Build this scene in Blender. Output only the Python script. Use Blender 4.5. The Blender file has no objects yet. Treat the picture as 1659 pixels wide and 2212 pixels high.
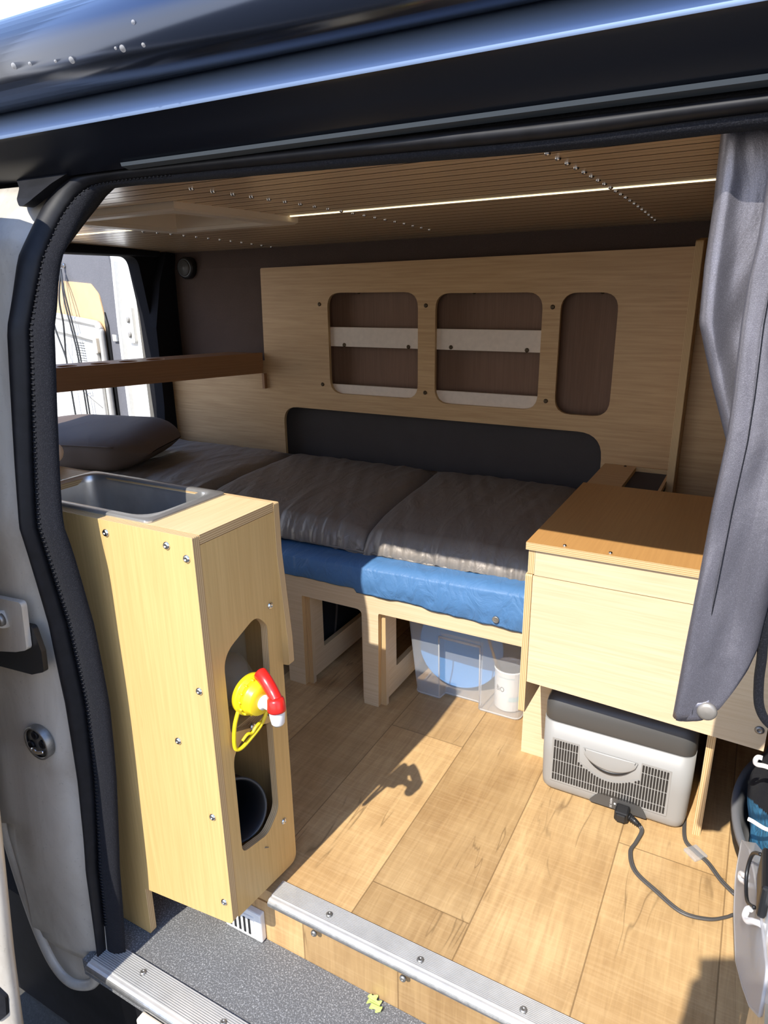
import bpy, bmesh, math, random
from math import sin, cos, pi, radians, sqrt, exp
from mathutils import Vector, Matrix, geometry, noise
random.seed(7)
scene = bpy.context.scene
COL = scene.collection
H = 1.15                                   # lens height above the van floor (metres)

# ------------------------------------------------------------------ materials
def new_mat(name):
    m = bpy.data.materials.new(name); m.use_nodes = True
    nt = m.node_tree; b = nt.nodes['Principled BSDF']
    return m, nt, b
def N(nt, t, **kw):
    n = nt.nodes.new(t)
    for k, v in kw.items(): setattr(n, k, v)
    return n
def math_node(nt, op, a, b=None, c=None):
    n = N(nt, 'ShaderNodeMath', operation=op)
    for i, v in enumerate((a, b, c)):
        if v is None: continue
        if isinstance(v, (int, float)): n.inputs[i].default_value = v
        else: nt.links.new(v, n.inputs[i])
    return n.outputs[0]
def mixc(nt, fac, a, b):
    n = N(nt, 'ShaderNodeMix', data_type='RGBA')
    L = nt.links.new
    if isinstance(fac, (int, float)): n.inputs[0].default_value = fac
    else: L(fac, n.inputs[0])
    for i, v in ((6, a), (7, b)):
        if isinstance(v, tuple): n.inputs[i].default_value = (*v[:3], 1)
        else: L(v, n.inputs[i])
    return n.outputs[2]
def ramp(nt, fac, stops):
    n = N(nt, 'ShaderNodeValToRGB')
    e = n.color_ramp.elements
    while len(e) < len(stops): e.new(0.5)
    for el, (p, c) in zip(e, stops):
        el.position = p; el.color = (c, c, c, 1) if isinstance(c, (int, float)) else (*c, 1)
    nt.links.new(fac, n.inputs[0])
    return n.outputs[0]
def noise_tex(nt, vec, scale, detail=3, rough=.5, dist=0):
    n = N(nt, 'ShaderNodeTexNoise')
    n.inputs['Scale'].default_value = scale; n.inputs['Detail'].default_value = detail
    n.inputs['Roughness'].default_value = rough; n.inputs['Distortion'].default_value = dist
    if vec is not None: nt.links.new(vec, n.inputs['Vector'])
    return n.outputs['Fac']
def mapped(nt, src, scale=(1, 1, 1), loc=(0, 0, 0)):
    m = N(nt, 'ShaderNodeMapping')
    m.inputs['Scale'].default_value = scale; m.inputs['Location'].default_value = loc
    nt.links.new(src, m.inputs['Vector'])
    return m.outputs[0]
def coord(nt, which='Object'):
    return N(nt, 'ShaderNodeTexCoord').outputs[which]
def bump(nt, b, h, strength=.2, dist=.001):
    n = N(nt, 'ShaderNodeBump')
    n.inputs['Strength'].default_value = strength; n.inputs['Distance'].default_value = dist
    nt.links.new(h, n.inputs['Height']); nt.links.new(n.outputs[0], b.inputs['Normal'])
def plain(name, col, rough=.5, metal=0., spec=.5, coat=0., noise_amt=0., nscale=60, bumpy=0., bscale=400, sheen=0., emit=None):
    m, nt, b = new_mat(name)
    b.inputs['Base Color'].default_value = (*col, 1)
    b.inputs['Roughness'].default_value = rough; b.inputs['Metallic'].default_value = metal
    b.inputs['Specular IOR Level'].default_value = spec
    b.inputs['Coat Weight'].default_value = coat
    b.inputs['Coat Roughness'].default_value = .06
    if sheen:
        b.inputs['Sheen Weight'].default_value = sheen; b.inputs['Sheen Roughness'].default_value = .4
    o = coord(nt)
    if noise_amt:
        f = noise_tex(nt, o, nscale, 4, .6)
        f = ramp(nt, f, [(.3, 0.), (.7, 1.)])
        lo = tuple(c * (1 - noise_amt) for c in col); hi = tuple(min(1, c * (1 + noise_amt)) for c in col)
        nt.links.new(mixc(nt, f, lo, hi), b.inputs['Base Color'])
    if bumpy: bump(nt, b, noise_tex(nt, o, bscale, 3), bumpy, .002)
    if emit:
        b.inputs['Emission Color'].default_value = (*emit[0], 1); b.inputs['Emission Strength'].default_value = emit[1]
    return m
def wood(name, base, dark, rough=.45, fine=170, spec=.35, fleck=.45, streak=1.0):
    """veneer: fine grain along UV u (metres)"""
    m, nt, b = new_mat(name)
    uv = coord(nt, 'UV')
    f1 = ramp(nt, noise_tex(nt, mapped(nt, uv, (5, fine, 1)), 1, 3, .55, .2), [(.36, 0.), (.66, 1.)])
    f2 = ramp(nt, noise_tex(nt, mapped(nt, uv, (1.6, 16, 1), (3, 7, 0)), 1, 3, .5, .6), [(.3, 0.), (.75, 1.)])
    f3 = ramp(nt, noise_tex(nt, mapped(nt, uv, (9, 420, 1), (1, 2, 0)), 1, 2, .5), [(.66, 0.), (.78, 1.)])
    d = tuple(dark)
    c = mixc(nt, math_node(nt, 'MULTIPLY', f1, .42 * streak), base, d)
    c = mixc(nt, math_node(nt, 'MULTIPLY', f2, .4 * streak), c, tuple(.5 * (x + y) for x, y in zip(base, dark)))
    c = mixc(nt, math_node(nt, 'MULTIPLY', f3, fleck), c, tuple(x * .6 for x in dark))
    nt.links.new(c, b.inputs['Base Color'])
    b.inputs['Roughness'].default_value = rough; b.inputs['Specular IOR Level'].default_value = spec
    bump(nt, b, f1, .06, .0006)
    return m
def ply_edge(name, light, dark):
    m, nt, b = new_mat(name)
    uv = coord(nt, 'UV')
    s = N(nt, 'ShaderNodeSeparateXYZ'); nt.links.new(uv, s.inputs[0])
    fr = math_node(nt, 'FRACT', math_node(nt, 'MULTIPLY', s.outputs[1], 260))
    f = ramp(nt, fr, [(.42, 0.), (.5, 1.), (.9, 1.), (1., 0.)])
    n = noise_tex(nt, mapped(nt, uv, (30, 900, 1)), 1, 2)
    c = mixc(nt, f, light, dark); c = mixc(nt, math_node(nt, 'MULTIPLY', n, .3), c, tuple(x * .55 for x in light))
    nt.links.new(c, b.inputs['Base Color']); b.inputs['Roughness'].default_value = .6
    return m
def felt(name, base, speck, amt=.5, scale=700):
    m, nt, b = new_mat(name)
    o = coord(nt)
    f = ramp(nt, noise_tex(nt, o, scale, 2, .7), [(.5, 0.), (.72, 1.)])
    g = noise_tex(nt, o, 14, 3)
    c = mixc(nt, math_node(nt, 'MULTIPLY', f, amt), base, speck)
    c = mixc(nt, math_node(nt, 'MULTIPLY', g, .35), c, tuple(x * .6 for x in base))
    nt.links.new(c, b.inputs['Base Color'])
    b.inputs['Roughness'].default_value = .95; b.inputs['Specular IOR Level'].default_value = .15
    b.inputs['Sheen Weight'].default_value = .03
    bump(nt, b, noise_tex(nt, o, scale * .7, 3, .7), .5, .003)
    return m
def vinyl_floor(name, swap=False):
    """oak-look planks running across the van (object y), .211 m wide"""
    m, nt, b = new_mat(name)
    o = coord(nt); s = N(nt, 'ShaderNodeSeparateXYZ'); nt.links.new(o, s.inputs[0])
    X, Y = s.outputs[0], (s.outputs[2] if swap else s.outputs[1])
    xs = math_node(nt, 'DIVIDE', math_node(nt, 'ADD', X, .552 + .211 * 10 + (.09 if swap else 0)), .211)
    ix = math_node(nt, 'FLOOR', xs); fx = math_node(nt, 'FRACT', xs)
    ys = math_node(nt, 'ADD', math_node(nt, 'DIVIDE', math_node(nt, 'SUBTRACT', Y, .935 - 13), 1.3), math_node(nt, 'MULTIPLY', math_node(nt, 'SUBTRACT', ix, 10), .37))
    iy = math_node(nt, 'FLOOR', ys); fy = math_node(nt, 'FRACT', ys)
    cv = N(nt, 'ShaderNodeCombineXYZ'); nt.links.new(ix, cv.inputs[0]); nt.links.new(iy, cv.inputs[1])
    wn = N(nt, 'ShaderNodeTexWhiteNoise', noise_dimensions='2D'); nt.links.new(cv.outputs[0], wn.inputs['Vector'])
    rnd = wn.outputs['Value']
    off = N(nt, 'ShaderNodeVectorMath', operation='SCALE'); nt.links.new(wn.outputs['Color'], off.inputs[0]); off.inputs['Scale'].default_value = 9.
    add = N(nt, 'ShaderNodeVectorMath', operation='ADD'); nt.links.new(o, add.inputs[0]); nt.links.new(off.outputs[0], add.inputs[1])
    p = add.outputs[0]
    a, bb, cc = ((22, 1, 1.6) if swap else (22, 1.6, 1))
    g1 = ramp(nt, noise_tex(nt, mapped(nt, p, (a, bb, cc)), 3.2, 5, .6, 1.0), [(.32, 0.), (.72, 1.)])          # long grain
    sc = (4, 1, 95) if swap else (5, 150, 1)
    g2 = ramp(nt, noise_tex(nt, mapped(nt, p, sc), 1.6, 3, .6, .4), [(.48, 0.), (.62, 1.)])                       # saw marks
    g3 = ramp(nt, noise_tex(nt, p, 5.5, 4, .6), [(.35, 0.), (.7, 1.)])                                             # blotches
    # cracks : thin iso-lines of a stretched noise
    ck = noise_tex(nt, mapped(nt, p, (9, 1.1, 1) if not swap else (9, 1, 1.1)), 1.3, 3, .5, .5)
    ck = math_node(nt, 'ABSOLUTE', math_node(nt, 'SUBTRACT', ck, .5))
    ck = ramp(nt, ck, [(0., 1.), (.003, .6), (.009, 0.)])
    gate = ramp(nt, noise_tex(nt, p, 4.1, 3, .6), [(.54, 0.), (.62, 1.)])
    ck = math_node(nt, 'MULTIPLY', ck, gate)
    vor = N(nt, 'ShaderNodeTexVoronoi'); vor.inputs['Scale'].default_value = 2.1
    nt.links.new(mapped(nt, p, (1.6, 1, 1)), vor.inputs['Vector'])
    kn = ramp(nt, vor.outputs['Distance'], [(0., 1.), (.05, .75), (.11, 0.)])
    light, mid, dark = (.575, .39, .19), (.42, .262, .115), (.20, .108, .042)
    c = mixc(nt, g3, light, mid)
    c = mixc(nt, math_node(nt, 'MULTIPLY', g1, .44), c, dark)
    c = mixc(nt, math_node(nt, 'MULTIPLY', g2, .13), c, (.72, .52, .29))
    tint = ramp(nt, rnd, [(0., (.68, .64, .58)), (.5, (.98, .97, .95)), (1., (1.2, 1.18, 1.14))])
    mul = N(nt, 'ShaderNodeMix', data_type='RGBA', blend_type='MULTIPLY'); mul.inputs[0].default_value = 1
    nt.links.new(c, mul.inputs[6]); nt.links.new(tint, mul.inputs[7]); c = mul.outputs[2]
    c = mixc(nt, math_node(nt, 'MULTIPLY', ck, .6), c, (.12, .07, .03))
    c = mixc(nt, math_node(nt, 'MULTIPLY', kn, .55), c, (.16, .09, .04))
    ex = math_node(nt, 'MINIMUM', fx, math_node(nt, 'SUBTRACT', 1, fx)); ey = math_node(nt, 'MINIMUM', fy, math_node(nt, 'SUBTRACT', 1, fy))
    seam = math_node(nt, 'MAXIMUM', math_node(nt, 'LESS_THAN', ex, .0065), math_node(nt, 'LESS_THAN', ey, .0010))
    c = mixc(nt, math_node(nt, 'MULTIPLY', seam, .6), c, (.12, .065, .025))
    nt.links.new(c, b.inputs['Base Color'])
    b.inputs['Roughness'].default_value = .42; b.inputs['Specular IOR Level'].default_value = .4
    bump(nt, b, g2, .08, .0006)
    return m
def translucent(name, col, alpha=.5, rough=.25):
    m = bpy.data.materials.new(name); m.use_nodes = True; nt = m.node_tree
    b = nt.nodes['Principled BSDF']; out = nt.nodes['Material Output']
    b.inputs['Base Color'].default_value = (*col, 1); b.inputs['Roughness'].default_value = rough
    tl = N(nt, 'ShaderNodeBsdfTranslucent'); tl.inputs[0].default_value = (*col, 1)
    tr = N(nt, 'ShaderNodeBsdfTransparent'); tr.inputs[0].default_value = (.97, .98, 1, 1)
    m1 = N(nt, 'ShaderNodeMixShader'); m1.inputs[0].default_value = .5
    nt.links.new(b.outputs[0], m1.inputs[1]); nt.links.new(tl.outputs[0], m1.inputs[2])
    m2 = N(nt, 'ShaderNodeMixShader'); m2.inputs[0].default_value = alpha
    nt.links.new(tr.outputs[0], m2.inputs[1]); nt.links.new(m1.outputs[0], m2.inputs[2])
    nt.links.new(m2.outputs[0], out.inputs[0])
    return m
def dirty_paint(name, base, grime):
    m, nt, b = new_mat(name)
    o = coord(nt)
    f = ramp(nt, noise_tex(nt, mapped(nt, o, (9, 9, 3)), 1, 6, .65, .7), [(.42, 0.), (.78, 1.)])
    f2 = ramp(nt, noise_tex(nt, o, 120, 3, .7), [(.62, 0.), (.75, 1.)])
    c = mixc(nt, math_node(nt, 'MULTIPLY', f, .8), base, grime)
    c = mixc(nt, math_node(nt, 'MULTIPLY', f2, .3), c, (.1, .08, .06))
    nt.links.new(c, b.inputs['Base Color']); b.inputs['Roughness'].default_value = .38
    b.inputs['Coat Weight'].default_value = .25
    return m
def crinkled(name, col, rough, wr=.5, scale=22, sheen=.0, spec=.4, metal=0., lint=0.):
    """thin fabric with stretched wrinkles"""
    m, nt, b = new_mat(name)
    o = coord(nt)
    b.inputs['Base Color'].default_value = (*col, 1); b.inputs['Roughness'].default_value = rough
    b.inputs['Specular IOR Level'].default_value = spec; b.inputs['Sheen Weight'].default_value = sheen
    b.inputs['Metallic'].default_value = metal
    if lint:
        f = ramp(nt, noise_tex(nt, o, 1100, 2, .7), [(.45, 0.), (.75, 1.)])
        nt.links.new(mixc(nt, math_node(nt, 'MULTIPLY', f, lint), tuple(col), tuple(min(1, c * 2.2) for c in col)), b.inputs['Base Color'])
    n = noise_tex(nt, mapped(nt, o, (1.9, .8, 1.2)), scale, 4, .5, 1.1)
    w = noise_tex(nt, o, 900, 2)
    h = math_node(nt, 'ADD', n, math_node(nt, 'MULTIPLY', w, .04))
    bump(nt, b, h, wr, .02)
    return m
M = {}
M['veneer'] = wood('pale_veneer', (.72, .54, .30), (.50, .33, .15))
M['veneer_yellow'] = wood('golden_veneer', (.66, .45, .185), (.48, .29, .10))
M['veneer_shade'] = wood('shaded_veneer', (.60, .405, .215), (.38, .225, .10), fine=120, fleck=.75, streak=1.35)  # darker copy of the veneer, with the far panels' shade in its colour
M['oiled'] = wood('oiled_wood', (.50, .265, .09), (.38, .19, .06), rough=.4)
M['oiled_brown'] = wood('oiled_brown_wood', (.33, .17, .08), (.22, .11, .05), rough=.45)
M['brown_back'] = wood('brown_ply', (.23, .135, .09), (.15, .085, .055), rough=.6)
M['slat'] = wood('slat_wood', (.88, .64, .38), (.74, .51, .29), rough=.33, spec=.6)
_b = M['slat'].node_tree.nodes['Principled BSDF']; _b.inputs['Coat Weight'].default_value = .7; _b.inputs['Coat Roughness'].default_value = .22
M['groove'] = plain('slat_groove', (.10, .06, .03), .7)
M['veneer_pale'] = wood('whitish_veneer', (.67, .535, .355), (.50, .35, .185))
M['tub_grey'] = plain('mid_grey_plastic', (.15, .15, .155), .5)
M['dull_metal'] = plain('dull_snap_metal', (.30, .27, .23), .5, metal=.6)
M['edge'] = ply_edge('plywood_edge', (.70, .51, .27), (.46, .28, .12))
M['floor'] = vinyl_floor('oak_vinyl'); M['riser'] = vinyl_floor('oak_vinyl_riser', True)
M['white_strip'] = plain('painted_board', (.72, .62, .52), .5, noise_amt=.05)
M['felt_black'] = felt('black_felt', (.008, .0085, .012), (.03, .03, .04), .4)
M['felt_navy'] = felt('dark_felt', (.010, .0105, .014), (.06, .06, .07), .4)
M['felt_grey'] = felt('grey_felt', (.16, .16, .175), (.32, .32, .35), .6, 420)
M['felt_brown'] = felt('brown_felt', (.105, .075, .065), (.20, .155, .14), .5)
M['recess'] = felt('charcoal_felt', (.075, .066, .064), (.11, .10, .098), .4)
M['carpet'] = felt('grey_step_carpet', (.13, .13, .13), (.52, .52, .51), .8, 330)
M['rubber'] = plain('black_rubber', (.007, .007, .009), .55, spec=.3, noise_amt=.4, nscale=40)
M['navy'] = plain('navy_paint', (.07, .088, .135), .17, metal=.9)
M['gutter_sky_tint'] = plain('sky_tinted_paint', (.17, .235, .37), .5, metal=.8)  # sky reflection on the dark gutter is put into this blue
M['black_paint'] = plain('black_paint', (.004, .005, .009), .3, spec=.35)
M['grey_strip'] = plain('grey_strip', (.05, .06, .07), .5, spec=.3)
M['body'] = dirty_paint('white_body_paint', (.70, .69, .66), (.42, .37, .30))
M['jamb'] = dirty_paint('grimy_body_paint', (.56, .52, .45), (.30, .25, .19))
M['white'] = plain('white_paint', (.80, .80, .78), .4, noise_amt=.04)
M['steel_dark'] = plain('dull_steel', (.28, .27, .25), .45, metal=.8, noise_amt=.3, nscale=50)
M['alu'] = plain('aluminium', (.62, .61, .585), .36, metal=.4, noise_amt=.08, nscale=25)
M['alu_dull'] = plain('worn_aluminium', (.42, .42, .41), .32, metal=.85, noise_amt=.2, nscale=90)
M['rib_gap'] = plain('rib_groove', (.30, .29, .27), .6)
M['chrome'] = plain('bright_steel', (.72, .71, .69), .2, metal=1.)
M['sink'] = plain('sink_steel', (.56, .55, .53), .30, metal=.78, noise_amt=.1, nscale=18)
M['brass'] = plain('dark_screw', (.10, .07, .04), .4, metal=.7)
M['black'] = plain('black_plastic', (.012, .012, .013), .4)
M['grey_plastic'] = plain('light_grey_plastic', (.29, .283, .268), .45, bumpy=.03, bscale=900)
M['dark_plastic'] = plain('charcoal_plastic', (.065, .063, .06), .45, bumpy=.03, bscale=900)
M['yellow'] = plain('yellow_plastic', (.85, .66, .015), .32)
M['red'] = plain('red_plastic', (.75, .02, .015), .3)
M['white_plastic'] = plain('white_plastic', (.82, .82, .80), .3)
M['hook_white'] = plain('white_coated_wire', (.86, .85, .84), .3)
M['mattress'] = crinkled('taupe_cotton', (.25, .22, .19), .52, .30, 12, .0, .5, .35)
M['pillow'] = crinkled('dark_taupe_cloth', (.12, .088, .070), .75, .12, 8)
M['tarp'] = crinkled('blue_nylon', (.07, .175, .36), .5, .40, 14)
M['curtain'] = crinkled('navy_satin', (.165, .158, .178), .36, .16, 5, .0, .5, .6, .6)
M['blue_plastic'] = plain('blue_plastic', (.08, .26, .55), .4)
M['denim'] = crinkled('blue_cloth', (.03, .15, .27), .8, .5, 30)
M['clear'] = translucent('clear_plastic', (.84, .86, .88), .36, .2)
M['clear_thick'] = translucent('frosted_plastic', (.80, .79, .78), .55, .5)
M['jug'] = translucent('jug_plastic', (.62, .56, .42), .35, .2)
M['tan'] = plain('tan_board', (.70, .46, .24), .7, noise_amt=.08, nscale=8)
M['table_white'] = plain('cream_laminate', (.74, .72, .67), .45)
M['cord'] = plain('dark_cord', (.03, .032, .035), .7)
M['cable'] = plain('grey_cable', (.07, .065, .06), .45)
M['led'] = plain('lit_strip', (1, .9, .65), .5, emit=((1, .86, .55), 1.6))
M['cream'] = plain('cream_plastic', (.80, .70, .56), .45)
M['asphalt'] = felt('dark_asphalt', (.085, .08, .072), (.15, .145, .13), .5, 120)
M['leaf'] = plain('green_leaf', (.45, .58, .16), .6, noise_amt=.15, nscale=90)
M['lime'] = plain('pale_wood', (.60, .42, .22), .6, noise_amt=.12, nscale=70)
M['ink'] = plain('grey_ink', (.06, .065, .065), .6)
M['ink_teal'] = plain('teal_ink', (.42, .56, .56), .6)
M['white_ink'] = plain('white_print', (.85, .85, .85), .5)
M['red_ink'] = plain('red_print', (.7, .2, .12), .6)
M['skin'] = plain('skin', (.55, .33, .24), .5)
M['shirt'] = plain('grey_shirt', (.12, .13, .15), .85)
M['jeans'] = plain('dark_jeans', (.04, .05, .09), .85)
M['hair'] = plain('dark_hair', (.03, .02, .015), .6)

# ------------------------------------------------------------------ mesh helpers
class MB:
    def __init__(s): s.bm = bmesh.new(); s.uv = s.bm.loops.layers.uv.new('UVMap'); s.done = set()
    def _uvface(s, f, g=0, t=None, t0=0):
        n = f.normal
        ax = max(range(3), key=lambda i: abs(n[i]))
        if t is not None and ax != t:                     # ply edge
            al = [i for i in range(3) if i not in (ax, t)][0]
            for l in f.loops: l[s.uv].uv = (l.vert.co[al], l.vert.co[t] - t0)
            return
        if ax == g: a, b = [i for i in range(3) if i != ax]
        else: a, b = g, [i for i in range(3) if i not in (ax, g)][0]
        for l in f.loops: l[s.uv].uv = (l.vert.co[a], l.vert.co[b])
    def finish(s, faces, g=0, mi=0, t=None, t0=0, emi=1, smooth=False):
        for f in faces:
            f.normal_update(); f.material_index = mi; f.smooth = smooth
            n = f.normal; ax = max(range(3), key=lambda i: abs(n[i]))
            if t is not None and ax != t: f.material_index = emi
            s._uvface(f, g, t, t0)
    def box(s, x0, x1, y0, y1, z0, z1, g=0, mi=0, t=None, bev=0., seg=2, smooth=False, emi=1):
        r = bmesh.ops.create_cube(s.bm, size=1)
        for v in r['verts']:
            v.co = Vector(((x0 + x1) / 2 + v.co.x * (x1 - x0), (y0 + y1) / 2 + v.co.y * (y1 - y0), (z0 + z1) / 2 + v.co.z * (z1 - z0)))
        fs = list({f for v in r['verts'] for f in v.link_faces})
        if bev:
            es = list({e for f in fs for e in f.edges})
            rr = bmesh.ops.bevel(s.bm, geom=es, offset=bev, segments=seg, profile=.5, affect='EDGES')
            fs = list({f for v in rr['verts'] for f in v.link_faces} | set(f for f in fs if f.is_valid))
        s.finish(fs, g, mi, t, (x0, y0, z0)[t] if t is not None else 0, emi, smooth or bool(bev and seg > 2))
        return fs
    def plate(s, axis, t0, t1, outer, holes=(), g=0, mi=0, emi=1):
        ia, ib = [(1, 2), (0, 2), (0, 1)][axis]
        def P(p, t):
            v = [0, 0, 0]; v[axis] = t; v[ia] = p[0]; v[ib] = p[1]; return v
        loops = [list(outer)] + [list(h) for h in holes]
        flat = [p for l in loops for p in l]
        tris = geometry.tessellate_polygon([[Vector((p[0], p[1], 0)) for p in l] for l in loops])
        va = [s.bm.verts.new(P(p, t0)) for p in flat]; vb = [s.bm.verts.new(P(p, t1)) for p in flat]
        fs = []
        for t in tris:
            for vs in ((va[t[0]], va[t[1]], va[t[2]]), (vb[t[2]], vb[t[1]], vb[t[0]])):
                try: fs.append(s.bm.faces.new(vs))
                except ValueError: pass
        ed = []; k = 0
        for l in loops:
            n = len(l)
            for i in range(n):
                a, b = k + i, k + (i + 1) % n
                ed.append(s.bm.faces.new((va[a], va[b], vb[b], vb[a])))
            k += n
        bmesh.ops.recalc_face_normals(s.bm, faces=fs + ed)
        s.finish(fs, g, mi)
        for f in ed:
            f.normal_update(); f.material_index = emi
            n = f.normal; ax = max((i for i in range(3) if i != axis), key=lambda i: abs(n[i]))
            al = [i for i in range(3) if i not in (ax, axis)][0]
            for l in f.loops: l[s.uv].uv = (l.vert.co[al], l.vert.co[axis] - t0)
        return fs + ed
    def tube(s, pts, r, n=10, mi=0, cap=True, closed=False):
        pts = [Vector(p) for p in pts]; m = len(pts); rings = []
        rr = r if isinstance(r, (list, tuple)) else [r] * m
        up = None
        for i, p in enumerate(pts):
            a = pts[(i - 1) % m] if (closed or i > 0) else p
            c = pts[(i + 1) % m] if (closed or i < m - 1) else p
            d = (c - a).normalized()
            if up is None:
                up = Vector((0, 0, 1)) if abs(d.z) < .9 else Vector((1, 0, 0))
            u = (up - d * up.dot(d)).normalized(); w = d.cross(u); up = u
            rings.append([s.bm.verts.new(p + (u * cos(2 * pi * k / n) + w * sin(2 * pi * k / n)) * rr[i]) for k in range(n)])
        fs = []
        for i in range(m if closed else m - 1):
            A, B = rings[i], rings[(i + 1) % m]
            for k in range(n): fs.append(s.bm.faces.new((A[k], A[(k + 1) % n], B[(k + 1) % n], B[k])))
        if cap and not closed:
            fs.append(s.bm.faces.new(rings[0][::-1])); fs.append(s.bm.faces.new(rings[-1]))
        s.finish(fs, 0, mi, smooth=True)
        return fs
    def lathe(s, o, axis, prof, n=32, mi=0, cap=True, smooth=True):
        """prof: (distance along axis, radius)"""
        o = Vector(o); d = Vector(axis).normalized()
        u = d.orthogonal().normalized(); w = d.cross(u); rings = []
        for h, r in prof:
            rings.append([s.bm.verts.new(o + d * h + (u * cos(2 * pi * k / n) + w * sin(2 * pi * k / n)) * max(r, 1e-5)) for k in range(n)])
        fs = []
        for A, B in zip(rings, rings[1:]):
            for k in range(n): fs.append(s.bm.faces.new((A[k], A[(k + 1) % n], B[(k + 1) % n], B[k])))
        if cap:
            fs.append(s.bm.faces.new(rings[0][::-1])); fs.append(s.bm.faces.new(rings[-1]))
        s.finish(fs, 0, mi, smooth=smooth)
        for f in fs[-2:] if cap else []: f.smooth = False
        return fs
    def grid(s, nu, nv, fn, mi=0, smooth=True, g=0):
        vs = [[s.bm.verts.new(fn(i / nu, j / nv)) for j in range(nv + 1)] for i in range(nu + 1)]
        fs = []
        for i in range(nu):
            for j in range(nv): fs.append(s.bm.faces.new((vs[i][j], vs[i + 1][j], vs[i + 1][j + 1], vs[i][j + 1])))
        s.finish(fs, g, mi, smooth=smooth)
        return fs
    def sweep_x(s, prof, x0, x1, mi=0, closed=True, smooth=False, g=0, cap=True):
        """extrude a (y,z) profile along x"""
        a = [s.bm.verts.new((x0, y, z)) for y, z in prof]; b = [s.bm.verts.new((x1, y, z)) for y, z in prof]
        n = len(prof); fs = []
        for i in range(n if closed else n - 1):
            j = (i + 1) % n; fs.append(s.bm.faces.new((a[i], a[j], b[j], b[i])))
        if closed and cap:
            fs.append(s.bm.faces.new(a[::-1])); fs.append(s.bm.faces.new(b))
        bmesh.ops.recalc_face_normals(s.bm, faces=fs)
        s.finish(fs, g, mi, smooth=smooth)
        return fs
    def build(s, name, mats, parent=None, solid=0., offset=-1.):
        me = bpy.data.meshes.new(name)
        s.bm.normal_update(); s.bm.to_mesh(me); s.bm.free()
        mats = mats if isinstance(mats, (list, tuple)) else [mats]
        for m in mats: me.materials.append(M[m] if isinstance(m, str) else m)
        o = bpy.data.objects.new(name, me); COL.objects.link(o)
        if solid:
            md = o.modifiers.new('thickness', 'SOLIDIFY'); md.thickness = solid; md.offset = offset
        if parent is not None: adopt(o, parent)
        return o
WM = {}
def world_of(o):
    m = Matrix.Translation(o.location)
    return m
def adopt(o, parent):
    o.parent = parent
    root = parent
    while root.parent is not None: root = root.parent
    if parent is root: o.matrix_parent_inverse = Matrix.Translation(root.location).inverted()
    # below the first level the part itself sits at the world origin in its own frame
    return o
def tag(o, label, cat, group=None, kind=None):
    o['label'] = label; o['category'] = cat
    if group: o['group'] = group
    if kind: o['kind'] = kind
    return o
def thing(name, label, cat, loc, group=None):
    o = bpy.data.objects.new(name, None); COL.objects.link(o)
    o.location = loc; o.empty_display_size = .05
    return tag(o, label, cat, group)
def struct(o): o['kind'] = 'structure'; return o
def copy_part(src, delta, parent):
    c = src.copy(); COL.objects.link(c); c.parent = parent
    c.matrix_parent_inverse = src.matrix_parent_inverse.copy()
    c.location = Vector(src.location) + Vector(delta)
    return c
def rpoly(pts, r, n=6):
    """round the corners of a polygon; r a number or list"""
    out = []; m = len(pts)
    for i, p in enumerate(pts):
        rr = r[i] if isinstance(r, (list, tuple)) else r
        p = Vector(p); a = Vector(pts[i - 1]) - p; b = Vector(pts[(i + 1) % m]) - p
        if rr <= 1e-6: out.append(tuple(p)); continue
        la, lb = a.length, b.length; a /= la; b /= lb
        ang = a.angle(b); d = min(rr / math.tan(ang / 2), la * .48, lb * .48)
        q0 = p + a * d; q1 = p + b * d
        for k in range(n + 1):
            t = k / n
            out.append(tuple(q0 * (1 - t) ** 2 + p * 2 * t * (1 - t) + q1 * t * t))
    return out
def rrect(a0, b0, a1, b1, r, n=6): return rpoly([(a0, b0), (a1, b0), (a1, b1), (a0, b1)], r, n)
def spline(pts, n=8, closed=False):
    P = [Vector(p) for p in pts]; m = len(P); out = []
    for i in range(m if closed else m - 1):
        if closed: p0, p1, p2, p3 = P[i - 1], P[i], P[(i + 1) % m], P[(i + 2) % m]
        else: p0, p1, p2, p3 = P[max(i - 1, 0)], P[i], P[i + 1], P[min(i + 2, m - 1)]
        for k in range(n):
            t = k / n
            out.append(.5 * ((2 * p1) + (p2 - p0) * t + (2 * p0 - 5 * p1 + 4 * p2 - p3) * t * t + (3 * p1 - p0 - 3 * p2 + p3) * t ** 3))
    if not closed: out.append(P[-1])
    return out
def lerp(a, b, t): return a + (b - a) * t
def interp(x, xs, ys):
    if x <= xs[0]: return ys[0]
    for i in range(len(xs) - 1):
        if x <= xs[i + 1]: return lerp(ys[i], ys[i + 1], (x - xs[i]) / (xs[i + 1] - xs[i]))
    return ys[-1]
def text_mesh(body, size):
    """flat letter triangles from the built-in font, lower-left at the origin"""
    cu = bpy.data.curves.new('lettering', 'FONT'); cu.body = body; cu.size = size; cu.resolution_u = 3
    ob = bpy.data.objects.new('lettering', cu); COL.objects.link(ob)
    dg = bpy.context.evaluated_depsgraph_get(); dg.update()
    me = bpy.data.meshes.new_from_object(ob.evaluated_get(dg))
    vs = [v.co.copy() for v in me.vertices]; fs = [list(p.vertices) for p in me.polygons]
    bpy.data.objects.remove(ob); bpy.data.curves.remove(cu); bpy.data.meshes.remove(me)
    return vs, fs
def add_text(mb, body, size, fn, mi=0):
    vs, fs = text_mesh(body, size)
    bv = [mb.bm.verts.new(fn(v.x, v.y)) for v in vs]; out = []
    for f in fs:
        try: out.append(mb.bm.faces.new([bv[i] for i in f]))
        except ValueError: pass
    mb.finish(out, 0, mi)
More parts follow.
